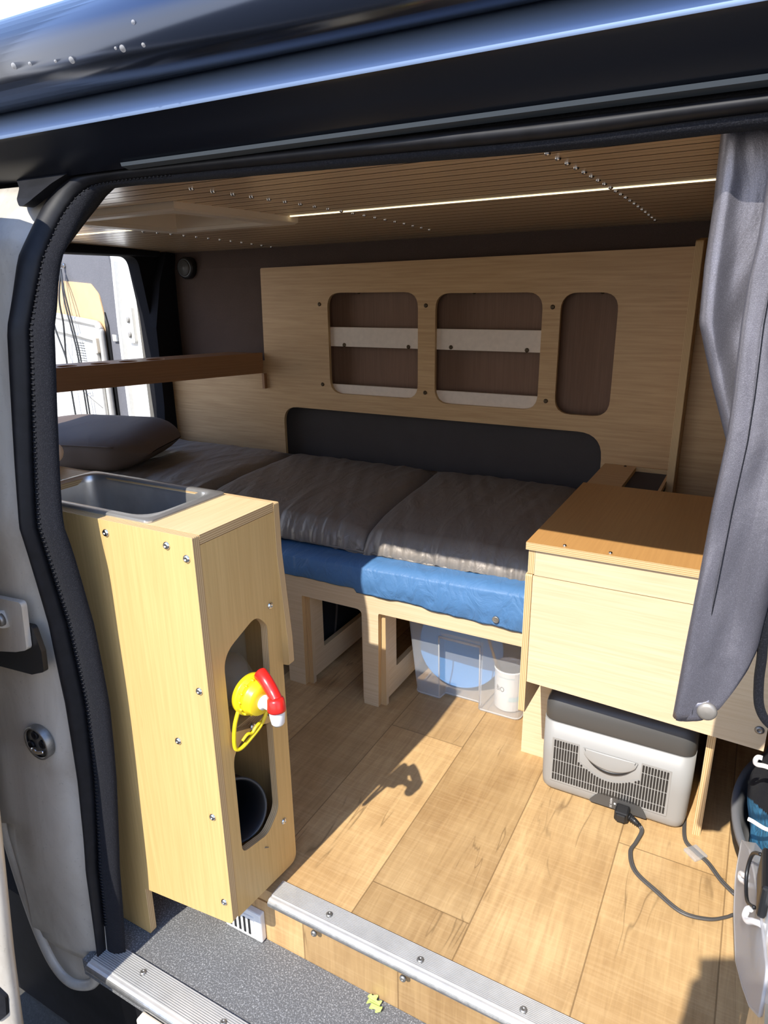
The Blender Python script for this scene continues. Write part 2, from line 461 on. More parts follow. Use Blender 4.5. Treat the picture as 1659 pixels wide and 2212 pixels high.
def screw_mb(o, axis, r=.006, head='M', depth=.003):
    mb = MB(); mb.lathe(o, axis, [(-.002, r), (depth * .4, r), (depth, r * .72), (depth * 1.15, r * .35), (depth * .55, r * .30)], 14)
    return mb
ZS = [-.3, .1, .3, .46, .62, .8, 1.1, 1.2, 1.29, 1.4]; YS = [.64, .64, .655, .66, .655, .634, .675, .715, .78, .86]
def Yd(z): return interp(z, ZS, YS)           # the side of the van leans in towards the roof
DROPS = [(-.7093, .67, 1.4209), (-.6762, .6708, 1.4198), (-.7193, .6689, 1.4226), (-.9029, .6656, 1.4291), (-.8717, .6663, 1.4275), (-.8253, .6679, 1.4243), (-.7977, .6695, 1.4217), (-.6796, .6623, 1.4403)]
# ================================================================== the van itself
mb = MB(); mb.box(-2.45, 1.1, .815, 2.36, -.03, 0, g=1); struct(mb.build('floor', 'floor'))
mb = MB(); mb.box(-1.55, 1.1, .812, .83, -.16, -.0305, g=2); struct(mb.build('trim_1', 'riser'))          # face of the inner step
mb = MB(); mb.box(-1.04, 1.1, .60, .8115, -.17, -.13); mb.box(-1.5, -1.0405, .70, .8115, -.17, -.13); struct(mb.build('entry_step', 'carpet'))
mb = MB(); mb.box(-9, 9, -9, 9, -.66, -.60); struct(mb.build('ground', 'asphalt'))
mb = MB(); mb.box(-1.6, 1.1, .72, 2.3, -.5, -.19); mb.box(-1.0, 1.1, .64, .72, -.58, -.19); mb.box(-2.2, -1.02, .68, .72, -.58, -.18); mb.box(-2.45, 1.1, .84, 2.36, -.19, -.035); struct(mb.build('underbody', 'rubber'))  # black skirt boxes added to hide sunlit ground and keep the gap dark

def zc(x, y): return 1.352 + .009 * x - .028 * (y - 1.5) ** 2
# --- ceiling of narrow slats running along the van, with an opening for the roof hatch
VX0, VX1, VY0, VY1 = -1.60, -1.245, 1.275, 1.645
mb = MB()
pitch = .0302
y = .795; k = 0
while y < 2.40:
    y1 = y + pitch
    gap = .0055 if k % 2 == 0 else .0012
    cells = [(-2.40, .8)]
    if y1 > VY0 and y < VY1: cells = [(-2.40, VX0), (VX1, .8)]
    for x0, x1 in cells:
        prof = [(y + gap, .0, 0), (y1, .0, 0), (y1, .007, 1), (y1 + gap, .007, 1), (y1 + gap, 0, 1)]
        rows = []
        for (yy, dz, _m) in prof:
            rows.append([mb.bm.verts.new((xx, yy, zc(xx, yy) + dz)) for xx in (x0, (x0 + x1) / 2, x1)])
        fs = []
        for a, b in zip(rows, rows[1:]):
            for i in range(2): fs.append(mb.bm.faces.new((a[i], b[i], b[i + 1], a[i + 1])))
        mb.finish(fs[::5] + fs[1::5], 0)
        for f in fs: f.material_index = 1
        for f in fs[:2]: f.material_index = 0
    y = y1; k += 1
ceiling = struct(mb.build('ceiling', ['slat', 'groove']))
sc0 = None
def ceil_screw(x, y):
    global sc0
    if sc0 is None:
        sc0 = screw_mb((x, y, zc(x, y)), (0, 0, -1), .0055, depth=.004).build('screw', 'chrome', ceiling); sc0['o'] = (x, y)
        ceil_screw.o = (x, y, zc(x, y))
    else:
        o = ceil_screw.o; copy_part(sc0, (x - o[0], y - o[1], zc(x, y) - o[2]), ceiling)
for k in range(20): ceil_screw(-.335, 1.15 + k * .0604)
for k in range(19):
    y = 1.09 + k * .0604; x = -1.012
    ceil_screw(x, y)
for k in range(12):
    y = 1.70 + k * .0604
    ceil_screw(-1.80, y)
# roof skin over the slats
mb = MB(); mb.box(-2.42, 1.1, .80, 2.45, 1.425, 1.47); struct(mb.build('roof', 'white'))

# --- far side wall of the van: dark felt
mb = MB()
prof = [(2.36, -.03), (2.36, 1.0), (2.365, 1.24), (2.385, 1.33), (2.42, 1.44), (2.48, 1.44), (2.46, -.03)]
mb.sweep_x(prof, -2.40, 1.1); struct(mb.build('wall_back', 'felt_brown'))
mb = MB(); mb.box(.52, .56, .80, 2.36, 0, 1.425); struct(mb.build('wall_right', 'felt_black'))
mb = MB()
mb.sweep_x([(Yd(z) + .035, z) for z in (-.16, .3, .66, .8, 1.1, 1.2, 1.29)] + [(Yd(z) + .012, z) for z in (1.29, 1.2, 1.1, .8, .66, .3, -.16)], -2.40, -1.04)
struct(mb.build('wall_front', 'felt_black'))
mb = MB()
mb.sweep_x([(Yd(z) + .03, z) for z in (-.16, .3, .66, .8, 1.1, 1.2, 1.29)] + [(Yd(z) - .02, z) for z in (1.29, 1.2, 1.1, .8, .66, .3, -.16)], .42, 1.1)
struct(mb.build('wall_front', 'jamb'))
# --- rear end: a felt-covered frame round the open back doors
def ring_plate(): pass
mb = MB()
outer = [(.66, -.03), (2.36, -.03), (2.36, .9), (2.375, 1.24), (2.39, 1.36), (.80, 1.36), (.72, 1.2), (.66, .8)]
hole = rpoly([(.80, .22), (2.215, .22), (2.25, .60), (2.235, 1.05), (2.20, 1.292), (.86, 1.295), (.80, 1.1)], [.05, .05, .1, .1, .05, .06, .05])
mb.plate(0, -2.45, -2.385, outer, [hole])
struct(mb.build('wall_left', 'felt_black'))
mb = MB()
mb.plate(0, -2.39, -2.34, [(2.18, .30), (2.36, .30), (2.36, .90), (2.38, 1.30), (2.33, 1.325), (2.27, 1.19), (2.22, 1.0), (2.215, .66)])
mb.box(-2.39, -2.345, .83, 2.3, 1.292, 1.325, bev=.012)
struct(mb.build('trim_2', 'felt_black'))

# --- upper edge of the side door opening (profiles run along the van)
def ring(cy, cz, r, a0, a1, n): return [(cy + r * cos(radians(lerp(a0, a1, i / n))), cz + r * sin(radians(lerp(a0, a1, i / n)))) for i in range(n + 1)]
XL, XR = -1.9, 1.1
# dark panel between the seal and the gutter, gutter above it
mb = MB()
mb.sweep_x([(.768, 1.317), (.7585, 1.3235), (.7385, 1.3440), (.7225, 1.3620), (.7172, 1.3655), (.7165, 1.3680), (.7180, 1.3745), (.7202, 1.3815), (.7235, 1.3890), (.7285, 1.3970), (.738, 1.406), (.80, 1.412), (.80, 1.33)], XL, XR, smooth=False)
o = struct(mb.build('trim_3', ['black_paint', 'gutter_sky_tint']))
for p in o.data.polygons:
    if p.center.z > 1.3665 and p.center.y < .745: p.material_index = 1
for p in o.data.polygons: p.use_smooth = True
md = o.modifiers.new('split', 'EDGE_SPLIT'); md.split_angle = radians(32)
mb = MB(); mb.sweep_x([(.770, 1.3150), (.7572, 1.3178), (.7555, 1.3222), (.768, 1.3200)], -.83, XR); struct(mb.build('trim_4', 'grey_strip'))
# drip rail tube running along the roof edge
mb = MB()
mb.sweep_x(ring(.712, 1.449, .0505, 0, 354, 40), XL, XR, smooth=True)
o = struct(mb.build('trim_5', 'navy'))
for k, (x, y, z) in enumerate(DROPS):
    mb = MB(); n_ = Vector((0, y - .712, z - 1.449)).normalized(); r0 = (.0042, .0026, .0018)[k % 3]
    mb.lathe((x, y, z), n_, [(-.001, r0), (.0008, r0 * .9), (.0018, r0 * .4), (.002, 0)], 12, cap=False)
    mb.build('water_drop', 'clear_thick', o)
mb = MB(); mb.sweep_x([(.78, 1.31), (.80, 1.30), (.83, 1.335), (.83, 1.425), (.80, 1.425), (.795, 1.33)], -1.6, XR); struct(mb.build('beam', 'felt_black'))

INNER = [(.44, 1.286), (-.025, 1.286), (-.219, 1.286), (-.443, 1.292), (-.741, 1.298), (-.86, 1.301), (-.915, 1.297), (-.940, 1.271), (-.945, 1.217), (-.944, 1.171), (-.934, 1.106), (-.935, .972), (-.934, .837), (-.926, .755), (-.925, .624), (-.925, .488), (-.929, .374), (-.934, .293), (-.948, .084), (-.972, -.119), (-.976, -.158)]
SEAM = [(.44, 1.300), (-.027, 1.298), (-.218, 1.295), (-.439, 1.300), (-.735, 1.306), (-.885, 1.307), (-.942, 1.298), (-.968, 1.262), (-.969, 1.198), (-.971, 1.139), (-.973, 1.04), (-.978, .90), (-.978, .789), (-.977, .634), (-.975, .545), (-.974, .422), (-.979, .283), (-.988, .129), (-1.013, -.131), (-1.018, -.172)]
OUTER = [(.44, 1.313), (-.029, 1.313), (-.22, 1.314), (-.422, 1.317), (-.794, 1.321), (-.945, 1.324), (-1.000, 1.305), (-1.014, 1.24), (-1.006, 1.146), (-1.005, 1.039), (-1.001, .899), (-.997, .79), (-1.001, .687), (-1.006, .614), (-1.010, .492), (-1.007, .379), (-1.003, .252), (-1.001, .134), (-1.014, -.12), (-1.020, -.161)]
def resample(pts, n):
    P = [Vector((x, z, 0)) for x, z in pts]; P = spline(P, 10)
    d = [0]
    for a, b in zip(P, P[1:]): d.append(d[-1] + (b - a).length)
    out = []
    for i in range(n + 1):
        t = d[-1] * i / n
        j = max(k for k in range(len(d)) if d[k] <= t + 1e-9); j = min(j, len(P) - 2)
        f = (t - d[j]) / max(1e-9, d[j + 1] - d[j]); out.append(P[j].lerp(P[j + 1], f))
    return out
NS = 180
In, Se, Ou = resample(INNER, NS), resample(SEAM, NS), resample(OUTER, NS)
def strip(A, B, name, m, depthA, depthB, bulge, n=8, back=None):
    mb = MB()
    rows = []
    for i in range(NS + 1):
        row = []
        for k in range(n + 1):
            t = k / n
            x = lerp(A[i].x, B[i].x, t); z = lerp(A[i].y, B[i].y, t)
            y = Yd(z) + lerp(depthA, depthB, t) - bulge * sin(pi * t) ** .7
            row.append(Vector((x, y, z)))
        if back == 'B':
            q = min(1, max(0, (1.27 - B[i].y) / .08))
            row.append(Vector((B[i].x - .055 * q, Yd(B[i].y) + depthB + .03, B[i].y + .012 * (1 - q))))
        rows.append(row)
    vs = [[mb.bm.verts.new(p) for p in r] for r in rows]; fs = []
    for a, b in zip(vs, vs[1:]):
        for j in range(len(a) - 1): fs.append(mb.bm.faces.new((a[j], a[j + 1], b[j + 1], b[j])))
    mb.finish(fs, 0, smooth=True)
    return mb.build(name, m, solid=.004, offset=0)
seal = struct(strip(Ou, Se, 'trim_6', 'rubber', -.004, -.002, .020, 10))
lining = struct(strip(Se, In, 'trim_7', 'felt_navy', .0, .010, .008, 6, 'B'))
# stitched ridges along the seam of the lining
mb = MB()
for i in range(NS):
    z = Se[i].y
    if .42 < i / NS < .96:
        for f in (0, .5):
            p = Se[i].lerp(Se[i + 1], f); q = In[i].lerp(In[i + 1], f); a = p.lerp(q, .06); b = p.lerp(q, .34)
            ya, yb = Yd(a.y) - .004, Yd(b.y) - .0065
            mb.tube([(a.x, ya, a.y), ((a.x + b.x) / 2, (ya + yb) / 2 - .002, (a.y + b.y) / 2), (b.x, yb, b.y)], .0013, 5)
o = mb.build('stitching', 'rubber', lining)

# --- white body jamb to the outside of the seal
mb = MB()
rows = []
for i in range(next(k for k in range(NS) if Ou[k].x < -.985), NS + 1):
    p = Ou[i]; z = p.y
    row = []
    lim = interp(z, [-.24, -.17, -.06, .08, .22, .42, .5], [-1.13, -1.185, -1.212, -1.228, -1.235, -1.235, -1.5])
    for dx, dy in ((.02, .012), (-.0, .004), (-.03, -.012), (-.07, -.018), (-.12, -.022), (-.18, -.03), (-.23, -.05), (-.26, -.09)):
        row.append(Vector((max(lim, p.x + dx), Yd(z) + (dy if p.x + dx > lim else -.022) - .006, z)))
    rows.append(row)
vs = [[mb.bm.verts.new(p) for p in r] for r in rows]; fs = []
for a, b in zip(vs, vs[1:]):
    for j in range(len(a) - 1): fs.append(mb.bm.faces.new((a[j], a[j + 1], b[j + 1], b[j])))
mb.finish(fs, 0, smooth=True)
jamb = struct(mb.build('door_pillar', 'jamb', solid=.004, offset=1))
# rolled lower lip of the jamb
lip = spline([(-1.235, .615, .42), (-1.238, .612, .22), (-1.232, .612, .08), (-1.215, .612, -.06), (-1.19, .612, -.17), (-1.155, .612, -.235), (-1.11, .615, -.255), (-1.06, .625, -.235), (-1.045, .635, -.19)], 8)
mb = MB(); mb.tube(lip, .012, 10); o = mb.build('lower_lip', 'jamb', jamb)
mb = MB()
mb.grid(30, 6, lambda u, v: Vector(lip[int(round(u * (len(lip) - 1)))]).lerp(Vector((-1.06, .640, lerp(.42, -.16, u))), v))
o = mb.build('lower_panel', 'jamb', jamb, solid=.004)
# rubber corner piece
mb = MB()
pts = [(-1.30, 1.40), (-1.18, 1.388), (-1.089, 1.364), (-.971, 1.345), (-.935, 1.331), (-.975, 1.307), (-1.000, 1.283), (-1.018, 1.272), (-1.035, 1.285), (-1.050, 1.305), (-1.095, 1.333), (-1.13, 1.350), (-1.20, 1.355)]
pts[0] = (-1.30, 1.44); pts[1] = (-1.18, 1.43); pts[2] = (-1.06, 1.40)
mb.plate(1, 0, .02, rpoly(pts, .03, 6))
for v in mb.bm.verts: v.co.y += Yd(v.co.z) - .045 + .25 * max(0, v.co.z - 1.29)
corner = struct(mb.build('trim_8', 'rubber'))

# --- striker plate and latch on the jamb
t = thing('door_striker', 'flat off-white striker plate with one dark bolt on the grimy door jamb', 'door striker', (-1.07, .63, .60))
mb = MB(); mb.plate(1, .602, .612, rpoly([(-1.19, .655), (-1.012, .668), (-1.022, .578), (-1.055, .566), (-1.19, .535)], [.004, .008, .012, .01, .004]))
mb.build('plate', 'jamb', t)
mb = MB(); mb.tube([(-1.19, .601, .607), (-1.12, .600, .615), (-1.06, .599, .629)], .0155, 12); o = mb.build('rib', 'jamb', t)
mb = MB(); mb.lathe((-1.066, .590, .629), (0, -1, 0), [(-.006, .0125), (.0, .0125), (.003, .011), (.003, .006), (.0005, .005)], 20); mb.build('bolt', 'steel_dark', t)
mb = MB(); mb.plate(1, .613, .622, rpoly([(-1.20, .60), (-1.012, .62), (-1.0, .575), (-1.004, .535), (-1.04, .52), (-1.20, .505)], .008)); mb.build('recess', 'black', t)
t = thing('door_latch', 'round metal latch recessed in the grimy white door jamb', 'door latch', (-1.077, .62, .355))
c = (-1.077, .621, .362)
mb = MB(); mb.lathe(c, (0, -1, 0), [(-.01, .034), (.004, .034), (.006, .031), (.003, .029)], 36, cap=False); mb.build('rim', 'steel_dark', t)
mb = MB(); mb.lathe(c, (0, -1, 0), [(-.004, .0295), (.0, .0295), (.001, .02), (.0, .0)], 36, cap=False); mb.build('dish', 'steel_dark', t)
for dx, dz in ((.0, .018), (-.016, -.008), (.018, .004)):
    mb = MB(); mb.lathe((c[0] + dx, c[1] - .001, c[2] + dz), (0, -1, 0), [(0, .0085), (.004, .0085), (.005, .006), (.002, .004)], 18); mb.build('screw', 'rubber', t)
mb = MB(); mb.tube(spline([(c[0] - .017, c[1] - .003, c[2] - .018), (c[0] - .004, c[1] - .008, c[2] - .010), (c[0] + .006, c[1] - .008, c[2] - .014), (c[0] + .018, c[1] - .003, c[2] - .012)], 6), .004, 8); mb.build('catch', 'chrome', t)

# --- slid-back side door: only its front edge is in sight
t = thing('sliding_door', 'white leading edge of the slid-back side door beside the grimy jamb', 'door', (-1.2, .45, -.2))
def yo(z): return interp(z, [-.45, -.07, .1, .26, .45, .8, 1.1, 1.36], [.425, .443, .458, .475, .495, .535, .58, .64])
mb = MB()
zz = [-.45 + 1.80 * k / 30 for k in range(31)]
rows = [[mb.bm.verts.new((x, yo(z) + dy, z)) for x, dy in ((-.978, -.022), (-.974, -.010), (-.984, .0), (-1.02, .012), (-1.5, .02), (-1.5, -.03), (-1.0, -.03))] for z in zz]
fs = []
for a, b in zip(rows, rows[1:]):
    for j in range(len(a)): fs.append(mb.bm.faces.new((a[j], a[(j + 1) % 7], b[(j + 1) % 7], b[j])))
fs.append(mb.bm.faces.new(rows[0])); fs.append(mb.bm.faces.new(rows[-1][::-1]))
bmesh.ops.recalc_face_normals(mb.bm, faces=fs); mb.finish(fs, 0, smooth=True)
mb.build('panel', 'jamb', t)
def edge_patch(cz, hz, cx, hx, name):
    mb = MB()
    pts = rpoly([(cx - hx, cz), (cx - hx * .2, cz + hz), (cx + hx, cz + hz * .35), (cx + hx * .9, cz - hz * .5), (cx - hx * .1, cz - hz)], .01, 5)
    mb.plate(1, 0, .006, pts)
    for v in mb.bm.verts: v.co.y += yo(v.co.z) - .0365 + .38 * max(0, v.co.x + 1.0)
    return mb.build(name, 'rubber', t)

edge_patch(.0, .045, -1.0, .022, 'scuff_guard'); edge_patch(.40, .025, -.985, .010, 'scuff_guard')
# --- aluminium edge trims
def edge_trim(name, label, x0, y0, y1, z, screws, nose):
    t = thing(name, label, 'edge trim', (x0 + .3, y0, z))
    prof = []
    n = 13; w = (y1 - y0 - .010) / n
    prof.append((y1, z - .002)); prof.append((y1, z + .0030))
    for k in range(n):
        b = y1 - k * w
        prof += [(b, z + .0046), (b - w * .62, z + .0046), (b - w * .62, z + .0026), (b - w, z + .0026)]
    for k in range(13):
        a = radians(95 + k * 16)
        prof.append((y0 + .006 + .010 * cos(a), z - .0075 + .0105 * sin(a)))
    prof += [(y0 + .004, z - nose), (y0 + .009, z - nose), (y0 + .010, z - .002)]
    mb = MB(); fs = mb.sweep_x(prof, x0, 1.05); zt = z + .0027
    for f in fs:
        c = f.calc_center_median()
        if c.z < z + .0015 and c.y < y1 - .001: f.material_index = 1
        elif c.y > y0 + .012 and c.z < z + .0031 and c.y < y1 - .0005: f.material_index = 2
    o = mb.build('profile', ['alu', 'alu_dull', 'rib_gap'], t)
    for x, yy, zz2, ax in screws:
        screw_mb((x, yy, zz2), ax, .0065, depth=.0035).build('screw', 'steel_dark', t)
    return t
edge_trim('aluminium_edge_trim', 'ribbed aluminium edge trim along the front of the wooden floor', -.712, .797, .846, .001,
          [(-.585, .823, .0055, (0, 0, 1)), (-.390, .821, .0055, (0, 0, 1)), (-.20, .821, .0055, (0, 0, 1)), (-.605, .7975, -.026, (0, -1, 0)), (-.413, .7975, -.026, (0, -1, 0)), (-.22, .7975, -.026, (0, -1, 0))], .018)
edge_trim('aluminium_edge_trim', 'ribbed aluminium edge trim along the outer edge of the carpeted step', -1.02, .594, .655, -.129,
          [(-.905, .635, -.1245, (0, 0, 1)), (-.70, .635, -.1245, (0, 0, 1)), (-.5, .635, -.1245, (0, 0, 1))], .018)
mb = MB(); mb.box(-.87, 1.0, .578, .598, -.19, -.158, bev=.004); tag(mb.build('door_rail', 'cream'), 'pale lower rail just under the outer aluminium edge trim', 'rail')
mb = MB(); mb.tube([(-.93, .53, -.27), (1.0, .53, -.27)], .032, 24)
o = tag(mb.build('side_step_tube', 'rubber'), 'black round side step tube below the outer trim', 'step bar')

# --- ventilation cover on the riser
t = thing('vent_cover', 'small white slotted vent cover on the riser under the cabinet', 'vent cover', (-.76, .81, -.13))
mb = MB(); mb.box(-.835, -.738, .797, .8125, -.128, -.055, bev=.003); mb.build('cover', 'white_plastic', t)
mb = MB(); mb.box(-.83, -.755, .7935, .798, -.118, -.066, bev=.002); mb.build('raised_panel', 'white_plastic', t)
for k in range(5):
    mb = MB(); x = -.818 + k * .0125; mb.box(x, x + .0055, .7925, .7938, -.112, -.072); mb.build('slot', 'black', t)
# --- oak leaf on the carpet
mb = MB()
L = []
for k in range(0, 25):
    s_ = k / 24; w = .0105 * sin(pi * min(1, s_ * 1.05)) ** .6 * (1 + .45 * cos(s_ * 2 * pi * 3.5)); L.append((s_ * .042, w))
loop = [(a, b) for a, b in L] + [(a, -b) for a, b in reversed(L[1:-1])]
c0, s0 = cos(radians(-28)), sin(radians(-28))
mb.plate(2, -.1265, -.1258, [(-.490 + a * c0 - b * s0, .805 + a * s0 + b * c0) for a, b in loop])
for v in mb.bm.verts: v.co.z += .004 * (1 + sin(v.co.x * 220)) * .4 + .002
tag(mb.build('oak_leaf', 'leaf'), 'small green oak leaf lying on the grey step carpet', 'leaf')

# --- roof hatch
t = thing('roof_hatch', 'square cream roof hatch frame set in the slatted ceiling', 'roof hatch', (-1.42, 1.46, 1.34))
def hz(x, y): return zc(x, y)
mb = MB()
def quad_ring(o_, i_, za, zb_):
    (ox0, oy0, ox1, oy1), (ix0, iy0, ix1, iy1) = o_, i_
    A = [(ox0, oy0), (ox1, oy0), (ox1, oy1), (ox0, oy1)]; B = [(ix0, iy0), (ix1, iy0), (ix1, iy1), (ix0, iy1)]
    va = [mb.bm.verts.new((x, y, zc(x, y) + za)) for x, y in A]; vb = [mb.bm.verts.new((x, y, zc(x, y) + zb_)) for x, y in B]
    fs = [mb.bm.faces.new((va[k], va[(k + 1) % 4], vb[(k + 1) % 4], vb[k])) for k in range(4)]
    mb.finish(fs, 0)
O0 = (-1.655, 1.225, -1.195, 1.695); O1 = (-1.648, 1.232, -1.202, 1.688); I1 = (-1.605, 1.272, -1.245, 1.648); I2 = (-1.598, 1.279, -1.252, 1.641)
quad_ring(O0, O0, .002, -.012); quad_ring(O0, O1, -.012, -.016); quad_ring(O1, I1, -.016, -.016); quad_ring(I1, I2, -.016, -.008); quad_ring(I2, I2, -.008, .03)
mb.build('frame', 'cream', t, solid=.002)
mb = MB(); quad_ring(I2, (-1.54, 1.34, -1.31, 1.585), .03, .062)
mb.build('shaft', 'cream', t, solid=.002)
mb = MB(); mb.box(-1.60, -1.25, 1.28, 1.64, 1.408, 1.414); mb.build('blind', 'cream', t)
mb = MB(); mb.tube([(-1.26, 1.30, zc(-1.26, 1.3) - .012), (-1.26, 1.30, zc(-1.26, 1.3) - .002)], .006, 10); mb.build('catch', 'brass', t)

# --- lit strips let into the ceiling
for x0, x1, lab in ((-1.19, .5, 'long lit strip in the ceiling between the roof hatch and the curtain'), (-2.33, -1.66, 'short lit strip in the ceiling behind the roof hatch')):
    t = thing('light_strip', lab, 'strip light', ((x0 + x1) / 2, 1.66, 1.34), 'lit ceiling strips')
    mb = MB()
    ya, yb = 1.653, 1.6585
    v = [mb.bm.verts.new((x, yy, zc(x, yy) + dz)) for x in (x0, x1) for yy, dz in ((ya, -.0015), (yb, -.0015), (yb, .003), (ya, .003))]
    fs = [mb.bm.faces.new([v[i] for i in q]) for q in ((0, 1, 5, 4), (1, 2, 6, 5), (2, 3, 7, 6), (3, 0, 4, 7), (0, 3, 2, 1), (4, 5, 6, 7))]
    bmesh.ops.recalc_face_normals(mb.bm, faces=fs); mb.finish(fs, 0)
    mb.build('diffuser', 'led', t)

# --- round speaker on the felt wall
t = thing('speaker', 'small round black speaker on the dark felt wall above the shelf', 'speaker', (-2.24, 2.34, 1.24))
c = Vector((-2.255, 2.365, 1.245))
mb = MB(); mb.lathe(c, (0, -1, 0), [(-.01, .046), (.02, .046), (.028, .042), (.030, .036)], 40); mb.build('housing', 'black', t)
mb = MB(); mb.lathe(c, (0, -1, 0), [(.029, .034), (.034, .030), (.033, .014), (.036, .010), (.036, 0)], 40); mb.build('grille', 'dark_plastic', t)

# --- opened rear door
HX, HY = -2.46, 2.238                                     # hinge line; the door swings back and out
D = Vector((-.957, .29, 0)).normalized(); NN = Vector((-.29, -.957, 0)).normalized()   # along the door / towards the camera
def dp(s, z, out=0.): return Vector((HX, HY, 0)) + D * s + NN * out + Vector((0, 0, z))
def door_plate(mb, poly, o0, o1, mi=0):
    n0 = len(mb.bm.verts); fs = mb.plate(1, -o1, -o0, poly, mi=mi, emi=mi)
    vs = {v for f in fs for v in f.verts}
    for v in vs: v.co = dp(v.co.x, v.co.z, -v.co.y)
    for f in fs: f.normal_update()
t = thing('rear_door', 'opened white rear door lined with grey felt beyond the bed', 'door', tuple(dp(.5, .1)))
mb = MB(); door_plate(mb, rpoly([(0.0, .1), (.005, 1.27), (.03, 1.33), (1.35, 1.42), (1.35, .1)], [.01, .05, .05, .02, .02]), -.05, 0); mb.build('shell', 'white', t)
mb = MB(); door_plate(mb, rpoly([(.195, .12), (.215, .60), (.205, 1.0), (.190, 1.20), (.225, 1.36), (1.33, 1.42), (1.33, .12)], [.01, .1, .1, .08, .05, .02, .02]), .0005, .008); mb.build('lining', 'felt_grey', t)
mb = MB(); door_plate(mb, [(.155, .12), (.165, .60), (.16, 1.0), (.14, 1.28), (.165, 1.28), (.185, 1.0), (.19, .6), (.18, .12)], .0005, .020); mb.build('rib', 'white', t)
mb = MB(); door_plate(mb, rpoly([(.035, .93), (.105, .93), (.105, 1.09), (.035, 1.09)], .01), .0005, .014); mb.build('hinge', 'white', t)
for z in (.965, 1.03):
    mb = MB(); mb.lathe(dp(.072, z, .013), NN, [(0, .014), (.008, .013), (.010, .008)], 14); mb.build('hinge_bolt', 'grey_plastic', t)
mb = MB(); door_plate(mb, rpoly([(.325, .12), (.335, .60), (.325, 1.02), (.36, 1.14), (.44, 1.19), (1.30, 1.235), (1.30, .12)], [.01, .1, .1, .05, .06, .02, .02]), .0085, .014); mb.build('insulation_board', 'tan', t)
mb = MB(); door_plate(mb, [(.31, .12), (.31, .62), (.30, 1.0), (.322, 1.06), (.332, 1.02), (.342, .60), (.332, .12)], .0087, .0150); mb.build('shade_strip', 'black', t)  # black strip stands in for the shadow along the board's edge
mb = MB(); mb.box(0, .04, 0, .012, 0, .03)
for v in mb.bm.verts: v.co = dp(.215 + v.co.x, .93 + v.co.z, .008 + v.co.y)
mb.build('clip', 'chrome', t)
# narrow felt post between door and side panel
# folding table strapped to the door
t = thing('folding_table', 'cream folding table with rounded aluminium frame strapped to the rear door', 'table', tuple(dp(.7, .2)))
mb = MB(); door_plate(mb, rpoly([(.33, .15), (.335, 1.00), (1.28, 1.06), (1.28, .15)], [.02, .05, .02, .02]), .024, .036); mb.build('tabletop', 'table_white', t)
mb = MB()
pth = [dp(.335, .14, .034), dp(.337, .60, .034), dp(.338, .93, .034), dp(.345, .975, .034), dp(.37, 1.000, .034), dp(.42, 1.008, .034), dp(.9, 1.036, .034), dp(1.28, 1.058, .034)]
mb.tube(spline(pth, 5), .016, 12); mb.build('frame', 'alu', t)
mb = MB(); pth = [dp(.385, .14, .046), dp(.387, .88, .046), dp(.392, .915, .046), dp(.425, .935, .046), dp(1.26, .985, .046)]
mb.tube(spline(pth, 4), .011, 10); mb.build('leg', 'alu', t)
mb = MB(); mb.tube([dp(.40, .60, .045), dp(1.2, .82, .045)], .007, 8); mb.build('brace', 'alu', t)
mb = MB(); door_plate(mb, rrect(.352, .87, .392, .945, .008), .046, .060); mb.build('corner_bracket', 'cream', t)
mb = MB(); door_plate(mb, rrect(.54, .66, .71, .925, .004), .0362, .0368); lab = mb.build('instruction_label', 'white', t); 
rnd = random.Random(5)
for k in range(15):
    z = .905 - k * .0125; mb = MB(); mb.box(.555, .555 + rnd.uniform(.08, .135), -.0372, -.0370, z, z + .0035)
    for v in mb.bm.verts: v.co = dp(v.co.x, v.co.z, -v.co.y)
    mb.build('print_line', 'ink', lab)
mb = MB(); mb.box(.60, .64, -.0372, -.0370, .68, .705)
for v in mb.bm.verts: v.co = dp(v.co.x, v.co.z, -v.co.y)
mb.build('print_mark', 'red_ink', lab)
# cords hanging from the door
t = thing('tension_cord', 'thin dark cords hanging from a hook on the rear door', 'cord', tuple(dp(.74, 1.2)))
h0 = dp(.735, 1.262, .03)
mb = MB(); mb.lathe(dp(.735, 1.28, .008), NN, [(0, .012), (.01, .012), (.02, .006), (.022, .012), (.026, .010)], 14); mb.build('hook', 'chrome', t)
mb = MB(); mb.tube(spline([h0, dp(.80, 1.15, .07), dp(.82, 1.0, .075), dp(.76, .86, .07), dp(.74, .82, .07)], 8), .0045, 6); mb.tube(spline([h0, dp(.71, 1.12, .07), dp(.705, 1.0, .07), dp(.735, .86, .07), dp(.74, .82, .07), dp(.735, .6, .07), dp(.72, .3, .07)], 8), .0045, 6)
mb.build('cord_loop', 'cord', t)
mb = MB(); mb.tube(spline([h0, dp(.66, 1.12, .065), dp(.60, .95, .07), dp(.575, .8, .07), dp(.565, .3, .07)], 8), .0045, 6); mb.tube(spline([h0, dp(.64, 1.15, .065), dp(.575, .96, .07), dp(.545, .8, .07), dp(.53, .3, .07)], 8), .0045, 6)
mb.build('cord_loop', 'cord', t)
